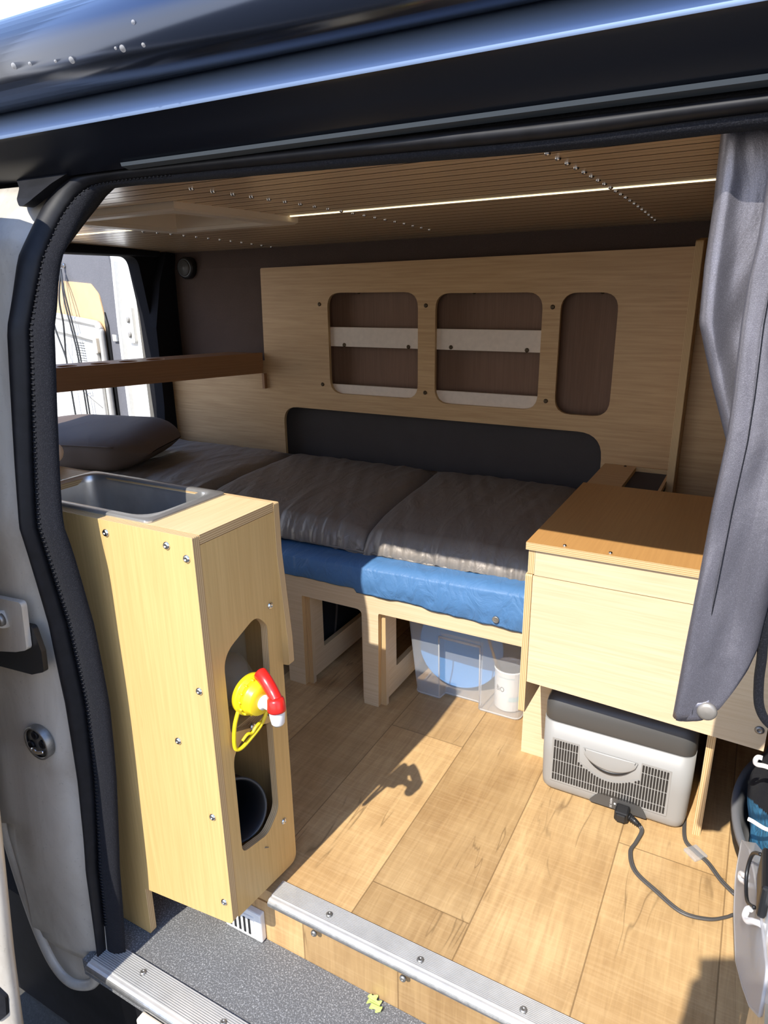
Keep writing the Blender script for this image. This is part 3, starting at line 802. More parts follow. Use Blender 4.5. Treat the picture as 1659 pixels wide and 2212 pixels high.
# ================================================================== tall narrow cabinet with the sink
def sc(parent, o, axis, r=.0068, m='chrome'): return screw_mb(o, axis, r, depth=.0035).build('screw', m, parent)
t = thing('sink_cabinet', 'tall narrow light plywood cabinet with two cut-outs beside the doorway', 'cabinet', (-1.0, .81, .02))
CZ = .795
out = rpoly([(-1.42, -.128), (-.958, -.128), (-.955, -.004), (-.72, .026), (-.72, CZ), (-1.42, CZ)], [0, .006, .006, .018, .003, 0], 5)
mb = MB(); mb.plate(1, .706, .721, out, g=2); mb.build('front_panel', ['veneer_yellow', 'edge'], t)
h1 = rpoly([(.748, .420), (.748, .572), (.838, .606), (.866, .575), (.862, .372)], [.012, .045, .035, .03, .012], 6)
h2 = rpoly([(.748, .158), (.748, .382), (.845, .402), (.860, .375), (.860, .170), (.822, .140)], [.02, .04, .02, .02, .035, .03], 6)
side = rpoly([(.7212, .030), (.9048, .004), (.9048, CZ - .0165), (.7212, CZ - .0165)], [.004, .02, .002, .002], 5)
mb = MB(); mb.plate(0, -.735, -.7205, side, [h1, h2], g=2); mb.build('side_panel', ['veneer_yellow', 'edge'], t)
mb = MB(); mb.plate(1, .905, .920, rpoly([(-1.42, .05), (-.74, .05), (-.74, .47), (-.7055, .475), (-.7065, .53), (-.7185, .70), (-.7185, CZ - .002), (-1.42, CZ - .002)], [0, 0, .01, .006, .0, 0, .003, 0]), g=2); mb.build('back_panel', ['veneer_yellow', 'edge'], t)
SX0, SX1, SY0, SY1 = -1.165, -.845, .745, .893
mb = MB(); mb.plate(2, CZ - .0150, CZ + .0005, [(-1.42, .7212), (-.7195, .7212), (-.7195, .9048), (-1.42, .9048)], [rrect(SX0, SY0, SX1, SY1, .03)], g=1); mb.build('worktop', ['veneer', 'edge'], t)
mb = MB(); mb.box(-1.42, -.7355, .7215, .9045, .393, .407, g=0, t=2); mb.build('shelf', ['veneer_yellow', 'edge'], t)
mb = MB(); mb.box(-1.42, -.7355, .7215, .9045, .045, .058, g=0, t=2); mb.build('bottom', ['veneer_yellow', 'edge'], t)
mb = MB(); mb.box(-1.2, -1.187, .7215, .9045, .058, .77, g=2, t=0); mb.build('divider', ['veneer_yellow', 'edge'], t)
for x, z in ((-.912, .773), (-.775, .774), (-.735, .759), (-.740, .523), (-.804, .404), (-.742, .266), (-.737, .074)): sc(t, (x, .706, z), (0, -1, 0))
for y, z in ((.878, .608), (.872, .131), (.805, .398)): sc(t, (-.7205, y, z), (1, 0, 0))
# sink
t = thing('sink', 'stainless steel rectangular sink basin set in the cabinet top', 'sink', (-1.0, .82, .80))
def rr3(x0, y0, x1, y1, r, z, n=8): return [(p[0], p[1], z) for p in rrect(x0, y0, x1, y1, r, n)]
loops = [rr3(-1.180, .7225, -.828, .9085, .012, .7958), rr3(-1.180, .7225, -.828, .9085, .012, .7990), rr3(-1.178, .7245, -.830, .9065, .012, .8008),
         rr3(-1.170, .737, -.846, .897, .045, .8008), rr3(-1.167, .740, -.849, .894, .042, .7985), rr3(-1.165, .742, -.852, .892, .040, .785), rr3(-1.155, .750, -.862, .884, .036, .66), rr3(-1.14, .765, -.877, .869, .03, .652)]
mb = MB(); rings = [[mb.bm.verts.new(p) for p in l] for l in loops]; fs = []
for a, b in zip(rings, rings[1:]):
    for k in range(len(a)): fs.append(mb.bm.faces.new((a[k], a[(k + 1) % len(a)], b[(k + 1) % len(a)], b[k])))
fs.append(mb.bm.faces.new(rings[-1])); mb.finish(fs, 0, smooth=True)
o = mb.build('basin', 'sink', t)
md = o.modifiers.new('split', 'EDGE_SPLIT'); md.split_angle = radians(50)
# small case behind the sink
t = thing('spectacle_case', 'small pale case with a black base lying behind the sink', 'case', (-1.34, .94, .80))
mb = MB(); mb.lathe((-1.55, .905, .822), (1, .12, -.02), [(0, .02), (.01, .028), (.20, .028), (.225, .02), (.232, .0)], 20)
mb.build('case_lid', 'white_strip', t)
mb = MB(); mb.box(-1.55, -1.345, .88, .945, .7962, .812, bev=.005); mb.build('case_base', 'black', t)
# water jug lying in the upper compartment
t = thing('water_jug', 'water jug with yellow cap and red tap poking out of the upper cut-out', 'water jug', (-.85, .80, .41))
J = Vector((-.705, .789, .481)); AX = Vector((.97, -.20, -.03)).normalized()
mb = MB(); mb.box(-1.12, -.775, .745, .885, .411, .60, bev=.03, seg=4); mb.lathe(J - AX * .07, AX, [(0, .05), (.03, .04), (.05, .030), (.085, .028)], 28); mb.build('body', 'jug', t)
mb = MB(); mb.lathe(J, AX, [(-.004, .0375), (.004, .0385), (.007, .0375), (.0072, .0335), (.012, .0335)], 40); mb.build('neck_ring', 'yellow', t)
mb = MB(); mb.lathe(J, AX, [(.0121, .0325), (.020, .0315), (.0215, .0300), (.030, .0285), (.0325, .0265), (.0325, .012)], 40); cap = mb.build('cap', 'yellow', t)
for k in range(14):
    a = 2 * pi * k / 14; u = AX.orthogonal().normalized(); w = AX.cross(u)
    d = u * cos(a) + w * sin(a); mb = MB(); mb.tube([J + AX * .0075 + d * .0335, J + AX * .0155 + d * .0335], .0022, 6); mb.build('tooth', 'yellow', cap)
# carry loop of the cap
U = Vector((0, 0, 1)) - AX * AX.z; U.normalize(); W = AX.cross(U).normalized()     # W points to -y/+y
if W.y > 0: W = -W
def jp(a, w, u): return J + AX * a + W * w + U * u
pth = spline([jp(.003, .030, -.018), jp(.004, .041, -.045), jp(.006, .045, -.083), jp(.008, .034, -.091), jp(.008, .010, -.082), jp(.008, -.014, -.067), jp(.006, -.030, -.045), jp(.003, -.033, -.02)], 6)
mb = MB(); mb.tube(pth, .0036, 10); mb.build('carry_loop', 'yellow', t)
mb = MB(); pth = spline([jp(.008, .030, -.078), jp(.008, .018, -.071), jp(.008, .008, -.074), jp(.008, -.002, -.066), jp(.008, -.012, -.062)], 5); mb.tube(pth, .0028, 8); mb.build('loop_grip', 'yellow', t)
# tap
mb = MB(); mb.lathe(jp(.032, -.002, -.004), AX, [(0, .0135), (.004, .0135), (.007, .009), (.034, .0085)], 20)
tp = jp(.066, -.002, -.004)
mb.lathe(tp + Vector((0, 0, .012)), (.05, -.02, -1), [(-.004, .009), (.012, .0135), (.022, .0135), (.036, .0115), (.040, .009), (.030, .006)], 22); mb.build('spout', 'white_plastic', t)
mb = MB()
mb.lathe(tp + Vector((0, 0, .010)), (.05, -.02, -1), [(-.014, .010), (-.010, .0145), (.006, .0160), (.010, .0160), (.010, .0135)], 24)
mb.build('tap_collar', 'red', t)
pth = spline([tp + Vector((.002, 0, .018)), tp + AX * -.010 + Vector((0, .004, .026)), tp + AX * -.028 + Vector((0, .006, .040)), tp + AX * -.048 + Vector((0, .010, .046))], 6)
mb = MB(); n_ = len(pth); mb.tube(pth, [lerp(.0105, .0125, i / (n_ - 1)) * (1 if i < n_ - 1 else .7) for i in range(n_)], 14); mb.build('lever', 'red', t)
# black pot in the lower compartment
t = thing('black_pot', 'black plastic pot lying in the lower cut-out of the sink cabinet', 'pot', (-.82, .81, .06))
a0 = Vector((.80, -.38, .38)).normalized()
mb = MB(); mb.lathe((-.885, .852, .140), a0, [(0, .0), (.0, .052), (.02, .056), (.135, .060), (.135, .056), (.02, .052), (.004, .048), (.004, 0)], 40, cap=False); mb.build('bowl', 'black', t)
mb = MB(); e = Vector((-.885, .852, .140)) + a0 * .135; u = a0.orthogonal().normalized(); w = a0.cross(u)
mb.tube([e + (u * cos(2 * pi * k / 40) + w * sin(2 * pi * k / 40)) * .0595 for k in range(40)], .0028, 8, closed=True); mb.build('rim', 'dark_plastic', t)
mb = MB(); mb.tube([(-.76, .755, .15), (-.752, .772, .125), (-.735, .800, .118), (-.715, .815, .1165)], [.001, .0035, .003, .0008], 8); o = tag(mb.build('dry_leaf', 'steel_dark'), 'thin dry leaf sticking out under the black pot', 'leaf')

# ================================================================== bed
t = thing('bed_frame', 'light plywood bed frame with front rail and legs under the mattress', 'bed frame', (-1.2, 1.5, 0))
BX0, BX1 = -2.3, -.415
leg = lambda x0, x1: None
ol = [(BX1, .302), (BX1, .372), (BX0, .366), (BX0, 0), (-1.66, 0), (-1.66, .306), (-1.150, .306), (-1.150, 0), (-1.090, 0), (-1.088, .300), (-.884, .300), (-.884, 0), (-.836, 0), (-.832, .300)]
rr = [0, .004, 0, 0, .012, .02, .02, .003, .002, .002, .02, .003, .002, .006]
mb = MB(); mb.plate(1, 1.472, 1.488, rpoly(ol, rr, 5), g=0); mb.build('front_rail', ['veneer_pale', 'edge'], t)
for nm, x0 in (('leg', -1.090), ('leg', -.8355)):
    mb = MB(); mb.box(x0 - .06, x0, 1.4885, 1.503, 0, .298, g=2, t=1); mb.build(nm, ['veneer_pale', 'edge'], t)
for x0 in (-1.082, -.829):
    o_ = [(1.489, 0), (1.520, 0), (2.20, 0.0), (2.20, .298), (1.489, .298)]
    hole = rpoly([(1.553, .098), (2.14, .098), (2.14, .27), (1.553, .27)], [.004] * 4)
    mb = MB(); mb.plate(0, x0 - .006, x0 + .010, [(1.5035, 0.02), (1.5035, .298), (2.20, .298), (2.20, .02)], [hole], g=1); mb.build('side_frame', ['veneer_pale', 'edge'], t)
    mb = MB(); mb.box(x0 - .006, x0 + .010, 1.489, 1.5033, 0, .298, g=2, t=0); mb.build('leg', ['veneer_pale', 'edge'], t)
mb = MB(); mb.box(BX0, BX1, 1.4885, 2.26, .345, .360, g=0, t=2); mb.build('slat_base', ['veneer_pale', 'edge'], t)
mb = MB(); mb.box(-1.62, -1.605, 1.49, 2.2, 0, .34, g=1, t=0); mb.build('side_frame', ['veneer_pale', 'edge'], t)
# blue groundsheet between frame and mattress
def wob(x, a=1, s=0): return a * (.5 * sin(x * 23 + s) + .3 * sin(x * 51 + 1.3 + s) + .2 * sin(x * 97 + 2 * s))
mb = MB()
def tarp(u, v):
    x = lerp(-2.3, -.418, u)
    lowz = .352 - .012 * max(0, (x + .75) / .33) + .003 * wob(x) if x > -.9 else .362
    tz = .432 + .014 * (x + .9) / .5
    if v < .25: return Vector((x, lerp(1.66, 1.482, v / .25), tz - .001 + .002 * wob(x, 1, 2)))
    k = (v - .25) / .75
    return Vector((x, 1.472 - .006 * sin(k * 3.1) + .003 * wob(x * 1.7, 1, k * 5) * k - .003 * k, lerp(tz - .006, lowz, k)))
mb.grid(220, 20, tarp); tp_ = thing('groundsheet', 'crinkled blue groundsheet hanging in a strip below the mattress', 'groundsheet', (-1.2, 1.47, .36))
sh = mb.build('sheet', 'tarp', tp_, solid=.0015)
mb = MB(); c_ = Vector((-.492, 1.462, .366)); mb.lathe(c_, (0, -1, 0), [(-.002, .009), (.002, .009), (.004, .0075), (.002, .006), (.003, .003)], 20); mb.build('press_stud', 'steel_dark', tp_)
mb = MB(); mb.box(-2.3, -.418, 1.50, 2.262, .361, .405); mb.build('padding', 'tarp', tp_)

# mattress cushions: taut loose covers, gathered at the front hem
def cushion(name, label, x0, x1, seed, skew=0., z0=.515):
    t = thing(name, label, 'mattress', ((x0 + x1) / 2, 1.86, .45), 'bed cushions')
    mb = MB()
    yb, yf = 2.262, 1.548
    def f(u, v):
        # v : 0 rear lower edge .. 1 front hem
        x = lerp(x0, x1, u)
        # profile in (y,z)
        if v < .1: y, z = yb, lerp(.45, z0 - .02, v / .1)
        elif v < .78:
            k = (v - .1) / .68; y = lerp(yb, yf + .05, k); z = z0 - .02 * (1 - min(1, k * 10)) + .006 * sin(pi * k)
            z -= .010 * max(0, (k - .8) / .2) ** 2
        else:
            k = (v - .78) / .22; a = k * pi / 2
            y = yf + .05 - .052 * sin(a) ** 1.2 + .006 * max(0, k - .7); z = (z0 - .010) - .068 * (1 - cos(a)) ** .85
        e = min(u, 1 - u)
        z -= .034 * exp(-(e * (x1 - x0)) / .020) if .1 < v else 0
        xx = x + skew * (y - 1.86)
        # wrinkles run from front to back, gathered near the hem, slightly diagonal
        p = x * 1 + .35 * (y - 1.5)
        front = max(0, (v - .62) / .38)
        back = max(0, .35 - abs(v - .1)) / .35
        q = x - .22 * (y - 1.9) + .05 * noise.noise(Vector((x * 3, y * 3, seed)))
        w = .0030 * noise.noise(Vector((p * 26 + seed, y * 2.2, 0))) + .0042 * (noise.noise(Vector((p * 9 + seed, y * 3, 4))))
        w += .0075 * max(0, 1 - 5.5 * abs(noise.noise(Vector((q * 11 + seed, y * .9, 7))))) * (.4 + .6 * noise.noise(Vector((x * 4, y * 4, 2 + seed))))
        w += front ** 1.5 * (.0055 * noise.noise(Vector((x * 42 + seed, y * 9, z * 9))) + .005 * noise.noise(Vector((x * 90, seed, z * 6))))
        if v > .93: y += .006 * noise.noise(Vector((x * 60, seed, 3)))
        if v > .1: z += w; y += -front * w * .9
        return Vector((xx, y, z))
    mb.grid(int((x1 - x0) * 230), 90, f)
    mb.build('cover', 'mattress', t)
    # hem roll at the bottom of the cover
    mb = MB()
    pts = [Vector((lerp(x0, x1, k / 80) + skew * (yf - 1.86), yf + .004 + .0035 * noise.noise(Vector((lerp(x0, x1, k / 80) * 60, seed, 3))), .438 + .002 * noise.noise(Vector((k * .4, seed, 1))))) for k in range(81)]
    mb.tube(pts, .0045, 8); mb.build('hem', 'mattress', t)
    return t
cushion('mattress', 'taupe mattress cushion at the wide end next to the low cupboard', -.965, -.418, 3.1, -.12)
cushion('mattress', 'taupe mattress cushion in the middle of the bed, behind the sink cabinet', -1.62, -.962, 8.7, -.12)
cushion('mattress', 'taupe mattress cushion at the rear end of the bed under the pillow', -2.40, -1.615, 5.2, -.06)
# pillow bolster
t = thing('pillow', 'dark taupe box pillow lying under the corner shelf', 'pillow', (-2.1, 1.78, .51))
mb = MB()
def pil(u, v):
    a = 2 * pi * v
    s = lerp(-1, 1, u)
    e = max(0, 1 - abs(s) ** 6)
    sx = s * .34
    cx_, sy_ = cos(a), sin(a)
    q = 1 / max(.001, (abs(cx_) ** 3.4 + abs(sy_) ** 3.4) ** (1 / 3.4))
    w = lerp(.30, 1, e)
    yy = cx_ * q * .20 * lerp(.55, 1, e); zz = sy_ * q * .073 * (lerp(.02, 1, e))
    wr = .004 * noise.noise(Vector((sx * 9, yy * 9, zz * 9)))
    return Vector((sx, yy + wr, zz + wr))
mb.grid(48, 56, pil)
R = Matrix.Rotation(radians(14), 4, 'Z') @ Matrix.Rotation(radians(5), 4, 'X')
for v in mb.bm.verts: v.co = R @ v.co + Vector((-2.30, 1.77, .590))
mb.build('cover', 'pillow', t)
mb = MB(); pts = [R @ Vector((lerp(-.25, .25, k / 20), -.196, .045)) + Vector((-2.30, 1.77, .590)) for k in range(21)]; mb.tube(pts, .003, 6); mb.build('piping', 'pillow', t)
# storage bag under the bed
t = thing('storage_bag', 'dark storage bag standing under the bed behind the plywood legs', 'bag', (-1.3, 1.85, 0))
mb = MB(); mb.box(-1.585, -1.11, 1.60, 2.18, .002, .285, bev=.04, seg=4); mb.build('body', 'felt_black', t)
mb = MB(); mb.tube(spline([(-1.109, 1.66, .03), (-1.105, 1.68, .15), (-1.109, 1.70, .27)], 6), .004, 6); mb.build('piping', 'recess', t)

# ================================================================== panel along the far wall
PY = 2.28
t = thing('wall_cabinet', 'light plywood wall panel with rounded openings and shelves above the bed', 'wall cabinet', (-1.3, PY, .5))
ol = [(-2.50, .40), (-1.724, .40), (-1.724, .690), (-.428, .686), (-.424, .40), (-.17, .40), (-.17, 1.254), (-1.798, 1.232), (-1.806, .905), (-1.806, .872), (-2.50, .872)]
rr = [0, .0, .07, .085, 0, 0, 0, .008, .002, .002, 0]
holes = [rrect(-1.488, .757, -1.104, 1.136, .055), rrect(-1.036, .747, -.653, 1.131, .055), rrect(-.594, .741, -.415, 1.129, .055),
         rpoly([(-2.475, .42), (-2.352, .42), (-2.350, .657), (-2.465, .652)], [.0, .0, .04, .004])]
mb = MB(); mb.plate(1, PY, PY + .015, rpoly(ol, rr, 7), holes, g=0); mb.build('front_panel', ['veneer_shade', 'edge'], t)
def cell(x0, x1, z0, z1):
    m2 = MB(); m2.box(x0, x1, PY + .0745, PY + .0785, z0, z1, g=2); m2.build('back', 'brown_back', t)
    for xx in (x0, x1):
        m2 = MB(); m2.box(xx - .005, xx + .005, PY + .0155, PY + .074, z0, z1, g=2); m2.build('divider', 'brown_back', t)
    m2 = MB(); m2.box(x0 + .0055, x1 - .0055, PY + .0155, PY + .074, z1 - .008, z1, g=0); m2.build('top', 'brown_back', t)
    m2 = MB(); m2.box(x0 + .0055, x1 - .0055, PY + .0155, PY + .074, z0, z0 + .008, g=0); m2.build('bottom', 'brown_back', t)
for x0, x1 in ((-1.52, -1.075), (-1.063, -.628)):
    cell(x0, x1, .725, 1.165)
    for za, zb, sh in ((.938, 1.010, 1), (.733, .792, 0)):
        m2 = MB(); m2.box(x0 + .006, x1 - .006, PY + .016, PY + .027, za, zb, g=0); lip = m2.build('shelf_lip', 'white_strip', t)
        if sh:
            m2 = MB(); m2.box(x0 + .006, x1 - .006, PY + .0275, PY + .074, za, za + .008, g=0); m2.build('shelf', 'brown_back', t)
cell(-.615, -.395, .72, 1.165)
for x, z in ((-1.524, 1.095), (-1.073, 1.09), (-.62, 1.085), (-1.524, .79), (-1.074, .783), (-.624, .781)): sc(t, (x, PY, z), (0, -1, 0), .0075, 'brass')
for x, z in ((-1.427, .944), (-1.15, .944), (-.981, .947), (-.703, .945)): sc(t, (x, PY + .016, z), (0, -1, 0), .0075, 'brass')
for x, z in ((-1.36, 1.136), (-.90, 1.132), (-.69, 1.131), (-.47, 1.129)): sc(t, (x, PY + .02, z - .001), (0, -.3, -1), .006, 'brass')
# charcoal felt behind the low opening
mb = MB(); mb.box(-1.76, -.40, PY + .050, PY + .056, .38, .715); mb.build('lining', 'recess', t)
# upright partition towards the cab
t = thing('partition_panel', 'upright plywood partition behind the curtain, its layered edge facing out', 'panel', (-.18, 2.2, .55))
mb = MB(); mb.plate(0, -.203, -.183, rpoly([(2.13, .52), (2.279, .52), (2.279, 1.275), (2.145, 1.262)], [0, 0, .0, .01]), g=1); mb.build('divider', ['veneer_shade', 'edge'], t)
mb = MB(); mb.box(-.1825, .3, 2.235, 2.25, .52, 1.27, g=0, t=1); mb.build('back_board', ['veneer_shade', 'edge'], t)
# low shelf with a square well behind the cupboard
mb = MB(); mb.plate(2, .574, .588, [(-.412, 1.802), (-.2035, 1.802), (-.2035, 2.278), (-.412, 2.278)], [[(-.312, 1.86), (-.212, 1.86), (-.212, 2.268), (-.312, 2.268)]], g=0)
t = thing('low_shelf', 'low plywood shelf with a dark square well behind the low cupboard', 'shelf', (-.3, 2.0, .57)); mb.build('board', ['veneer_shade', 'edge'], t)
mb = MB(); mb.box(-.33, -.2035, 1.84, 2.278, .560, .5735); mb.build('well_floor', 'recess', t)
sc(t, (-.345, 2.262, .588), (0, 0, 1), .0045, 'brass')
# corner shelf across the rear
t = thing('corner_shelf', 'brown wooden shelf with round cup holes across the rear above the pillow', 'shelf', (-2.1, 1.8, .86))
A, B = (-1.822, 2.279), (-2.235, 1.30); C_, D_ = (-2.40, 1.30), (-1.985, 2.279)
def lp(a, b, k): return (lerp(a[0], b[0], k), lerp(a[1], b[1], k))
holes = []
for k, off in ((.37, .42), (.47, .40), (.57, .36), (.68, .34)):
    a_, b_ = lp(A, B, k), lp(D_, C_, k); c_ = lp(a_, b_, off)
    holes.append([(c_[0] + .034 * cos(2 * pi * i / 24), c_[1] + .034 * sin(2 * pi * i / 24)) for i in range(24)])
mb = MB(); mb.plate(2, .889, .903, [A, B, C_, D_], holes, g=1); mb.build('shelf_board', ['oiled_brown', 'oiled_brown'], t)
mb = MB(); d_ = (Vector(B) - Vector(A)).normalized(); n_ = Vector((d_.y, -d_.x)) * -1
if n_.x < 0: n_ = -n_
P0, P1 = Vector(A) + d_ * .001, Vector(B)
def board(z0, z1, o0, o1, nm):
    m2 = MB(); q = [P0 + n_ * o0, P1 + n_ * o0, P1 + n_ * o1, P0 + n_ * o1]
    q = [(min(p.x, 9), min(p.y, 2.2785)) for p in q]
    m2.plate(2, z0, z1, q, g=1); m2.build(nm, ['oiled_brown', 'oiled_brown'], t)
board(.846, .9055, .0005, .014, 'front_lip'); board(.822, .8455, -.010, .009, 'lower_rail')
mb = MB(); mb.box(-1.812, -1.80, 2.262, 2.2795, .76, .822, g=2); mb.build('bracket', 'oiled_brown', t)

# ================================================================== low cupboard on the right
t = thing('low_cupboard', 'pale plywood box cupboard with a brown lid above the cool box', 'cupboard', (-.15, 1.55, .3))
DY = 1.30
mb = MB(); mb.box(-.377, .12, DY - .006, 1.80, .632, .648, g=1, t=2, bev=.0); mb.build('lid', ['oiled', 'edge'], t)
mb = MB(); mb.box(-.358, .11, DY, DY + .015, .575, .6315, g=0, t=1); mb.build('upper_panel', ['veneer_pale', 'edge'], t)
mb = MB(); mb.box(-.372, -.3585, DY, 1.80, .577, .6315, g=1, t=0); mb.build('upper_side', ['veneer_pale', 'edge'], t)
mb = MB(); mb.plate(1, DY, DY + .016, [(-.3605, .319), (.105, .300), (.105, .5735), (-.3605, .5735)], g=0); mb.build('front_panel', ['veneer_pale', 'edge'], t)
mb = MB(); mb.plate(0, -.3755, -.361, rpoly([(DY - .003, .240), (1.47, .240), (1.80, .240), (1.80, .5755), (DY - .003, .5755)], [.006, 0, 0, 0, .005]), g=1); mb.build('side_panel', ['veneer_pale', 'edge'], t)
mb = MB(); mb.box(-.3605, .105, DY + .0165, 1.79, .325, .337, g=0, t=2); mb.build('bottom', ['veneer_pale', 'edge'], t)
mb = MB(); mb.box(-.3605, .105, 1.785, 1.80, .337, .63, g=0, t=1); mb.build('back_panel', ['veneer_pale', 'edge'], t)
mb = MB(); mb.box(-.412, -.338, 1.472, 1.487, .0, .2395, g=0, t=1); mb.build('support', ['veneer_pale', 'edge'], t)
mb = MB(); mb.box(-.412, -.3985, 1.4875, 1.79, .0, .2395, g=1, t=0); mb.build('support', ['veneer_pale', 'edge'], t)
mb = MB(); mb.box(.008, .024, 1.372, 1.79, .0, .3245, g=1, t=0); mb.build('support', ['veneer_pale', 'edge'], t)
sc(t, (.092, DY, .344), (0, -1, 0), .0085, 'steel_dark')
for x, z in ((-.30, .6485), (-.21, .6485)): sc(t, (x, DY + .004, z), (0, 0, 1), .004, 'chrome')

# ================================================================== cool box
t = thing('cool_box', 'grey electric cool box with a vent grille, standing under the low cupboard', 'cool box', (-.17, 1.62, 0))
FX0, FX1, FY0, FY1, FZ = -.333, -.007, 1.358, 1.90, .196
def round_body(x0, x1, y0, y1, r, levels, n=7):
    """levels: (z, inset)"""
    mb = MB(); rings = []
    for z, i in levels:
        rings.append([mb.bm.verts.new((p[0], p[1], z)) for p in rrect(x0 + i, y0 + i, x1 - i, y1 - i, max(.004, r - i * .5), n)])
    fs = []
    for a, b in zip(rings, rings[1:]):
        for k in range(len(a)): fs.append(mb.bm.faces.new((a[k], a[(k + 1) % len(a)], b[(k + 1) % len(a)], b[k])))
    fs.append(mb.bm.faces.new(rings[0][::-1])); fs.append(mb.bm.faces.new(rings[-1]))
    mb.finish(fs, 0, smooth=True)
    for f in fs[-2:]: f.smooth = False
    return mb
mb = round_body(FX0, FX1, FY0, FY1, .030, [(.002, .016), (.006, .009), (.014, .004), (.03, .002), (.10, 0), (FZ, 0)])
body = mb.build('body', 'grey_plastic', t)
mb = round_body(FX0 + .001, FX1 - .001, FY0 + .001, FY1 - .001, .030, [(FZ + .0012, .001), (FZ + .003, 0), (.232, .0), (.246, .003), (.256, .009), (.262, .018), (.264, .03)])
mb.build('lid', 'dark_plastic', t)
# grille: a recess frame plus real slots
GX0, GX1, GZ0, GZ1 = -.303, -.052, .040, .150
def gtop(x):
    if x < -.247 or x > -.108: return GZ1
    return .110 - .030 * sin(pi * (x + .247) / .139)
G = thing  # noqa
outl = [(GX0 - .004, GZ0 - .004), (GX1 + .004, GZ0 - .004), (GX1 + .004, GZ1 + .004), (-.110, GZ1 + .004)]
for k in range(0, 13): x = lerp(-.112, -.243, k / 12); outl.append((x, gtop(x) + .003))
outl += [(-.245, GZ1 + .004), (GX0 - .004, GZ1 + .004)]
mb = MB(); mb.plate(1, FY0 - .0012, FY0 + .001, outl); gr = mb.build('grille', 'grey_plastic', t)
ns = 40; first = None
for k in range(ns):
    x = lerp(GX0, GX1, (k + .5) / ns); zt = gtop(x)
    for za, zb in ((GZ0 + .001, .0585), (.0605, .0955), (.0975, .1295), (.1315, GZ1)):
        zb2 = min(zb, zt)
        if zb2 - za < .004: continue
        m2 = MB(); w = .0021
        m2.plate(1, FY0 - .0019, FY0 - .0011, rrect(x - w, za, x + w, zb2, .0015, 2)); m2.build('slot', 'black', gr)
# carrying handle moulded in the end
pts = []
mb = MB()
def hand(u, v):
    x = lerp(-.236, -.118, u); s_ = sin(pi * u) ** .5
    zt, zb = .151, lerp(.151, .112, min(1, sin(pi * u) ** .45)); k = v
    return Vector((x, FY0 - .002 - .004 * s_ * sin(pi * min(1, k * .62)), lerp(zt, zb, k)))
mb.grid(30, 10, hand); mb.build('handle', 'grey_plastic', t, solid=.002)
mb = MB(); pth = [Vector((lerp(-.232, -.122, k / 20), FY0 - .0040, lerp(.151, .1080, sin(pi * k / 20) ** .45))) for k in range(21)]
mb.tube(pth, [.0009 + .0042 * sin(pi * k / 20) for k in range(21)], 8); mb.build('handle_gap', 'black', t)
# socket plate, print and plug
mb = MB(); mb.plate(1, FY0 - .0016, FY0 + .001, rpoly([(-.215, .012), (-.085, .012), (-.100, .040), (-.117, .046), (-.182, .046), (-.195, .041)], .004)); sk = mb.build('socket_plate', 'dark_plastic', t)
mb = MB(); add_text(mb, 'DC 12V/24V', .0062, lambda a, b: Vector((-.1665 + b, FY0 - .0019, .014 + a * .80))); mb.build('print', 'white_ink', sk)
mb = MB(); mb.lathe((-.156, FY0 - .0016, .027), (0, -1, 0), [(0, .0022), (.001, .0022)], 12); mb.build('indicator', 'white_ink', sk)
# ---- power lead
t = thing('power_lead', 'black power lead plugged into the cool box, looping over the floor', 'cable', (-.05, 1.25, 0))
mb = MB(); mb.box(-.152, -.122, FY0 - .032, FY0 - .002, .008, .034, bev=.004, seg=2); mb.box(-.147, -.127, FY0 - .037, FY0 - .031, .011, .030, bev=.002); pl = mb.build('plug', 'black', t)
mb = MB(); mb.tube([(-.123, FY0 - .018, .020), (-.108, FY0 - .024, .017), (-.095, FY0 - .030, .013)], [.008, .0065, .0045], 10)
for k in range(6):
    f = k / 5; mb.lathe((lerp(-.121, -.098, f), lerp(FY0 - .019, FY0 - .029, f), lerp(.0195, .014, f)), (.9, -.25, -.25), [(0, .0085 - .003 * f), (.0022, .0085 - .003 * f)], 12)
mb.build('strain_relief', 'black', pl)
pth = spline([(-.095, 1.328, .013), (-.090, 1.318, .008), (-.096, 1.285, .005), (-.102, 1.251, .005), (-.085, 1.205, .005), (-.040, 1.173, .005), (.010, 1.145, .005), (.056, 1.152, .005), (.085, 1.172, .005), (.098, 1.186, .005)], 8)
for off in (-.0022, .0022):
    mb = MB(); mb.tube([p + Vector((off * .7, off * .7, 0)) for p in pth], .0029, 8); mb.build('wire', 'cable', t)
t = thing('floor_cable', 'grey flat cable running straight from behind the cool box to the right', 'cable', (.05, 1.29, 0))
pth = spline([(-.012, 1.42, .004), (-.004, 1.345, .004), (.020, 1.318, .004), (.045, 1.298, .004), (.072, 1.262, .004), (.098, 1.238, .004)], 6)
for off in (-.0022, .0022):
    mb = MB(); mb.tube([p + Vector((off * .6, off * .8, 0)) for p in pth], .0028, 8); mb.build('wire', 'cable', t)
mb = MB(); mb.box(.004, .038, 1.296, 1.330, .0005, .0078, bev=.002); 
c_ = Vector((.021, 1.315, 0))
for v in mb.bm.verts: v.co = Matrix.Rotation(radians(-42), 4, 'Z') @ (v.co - c_) + c_
mb.build('clear_tape', 'clear', t)

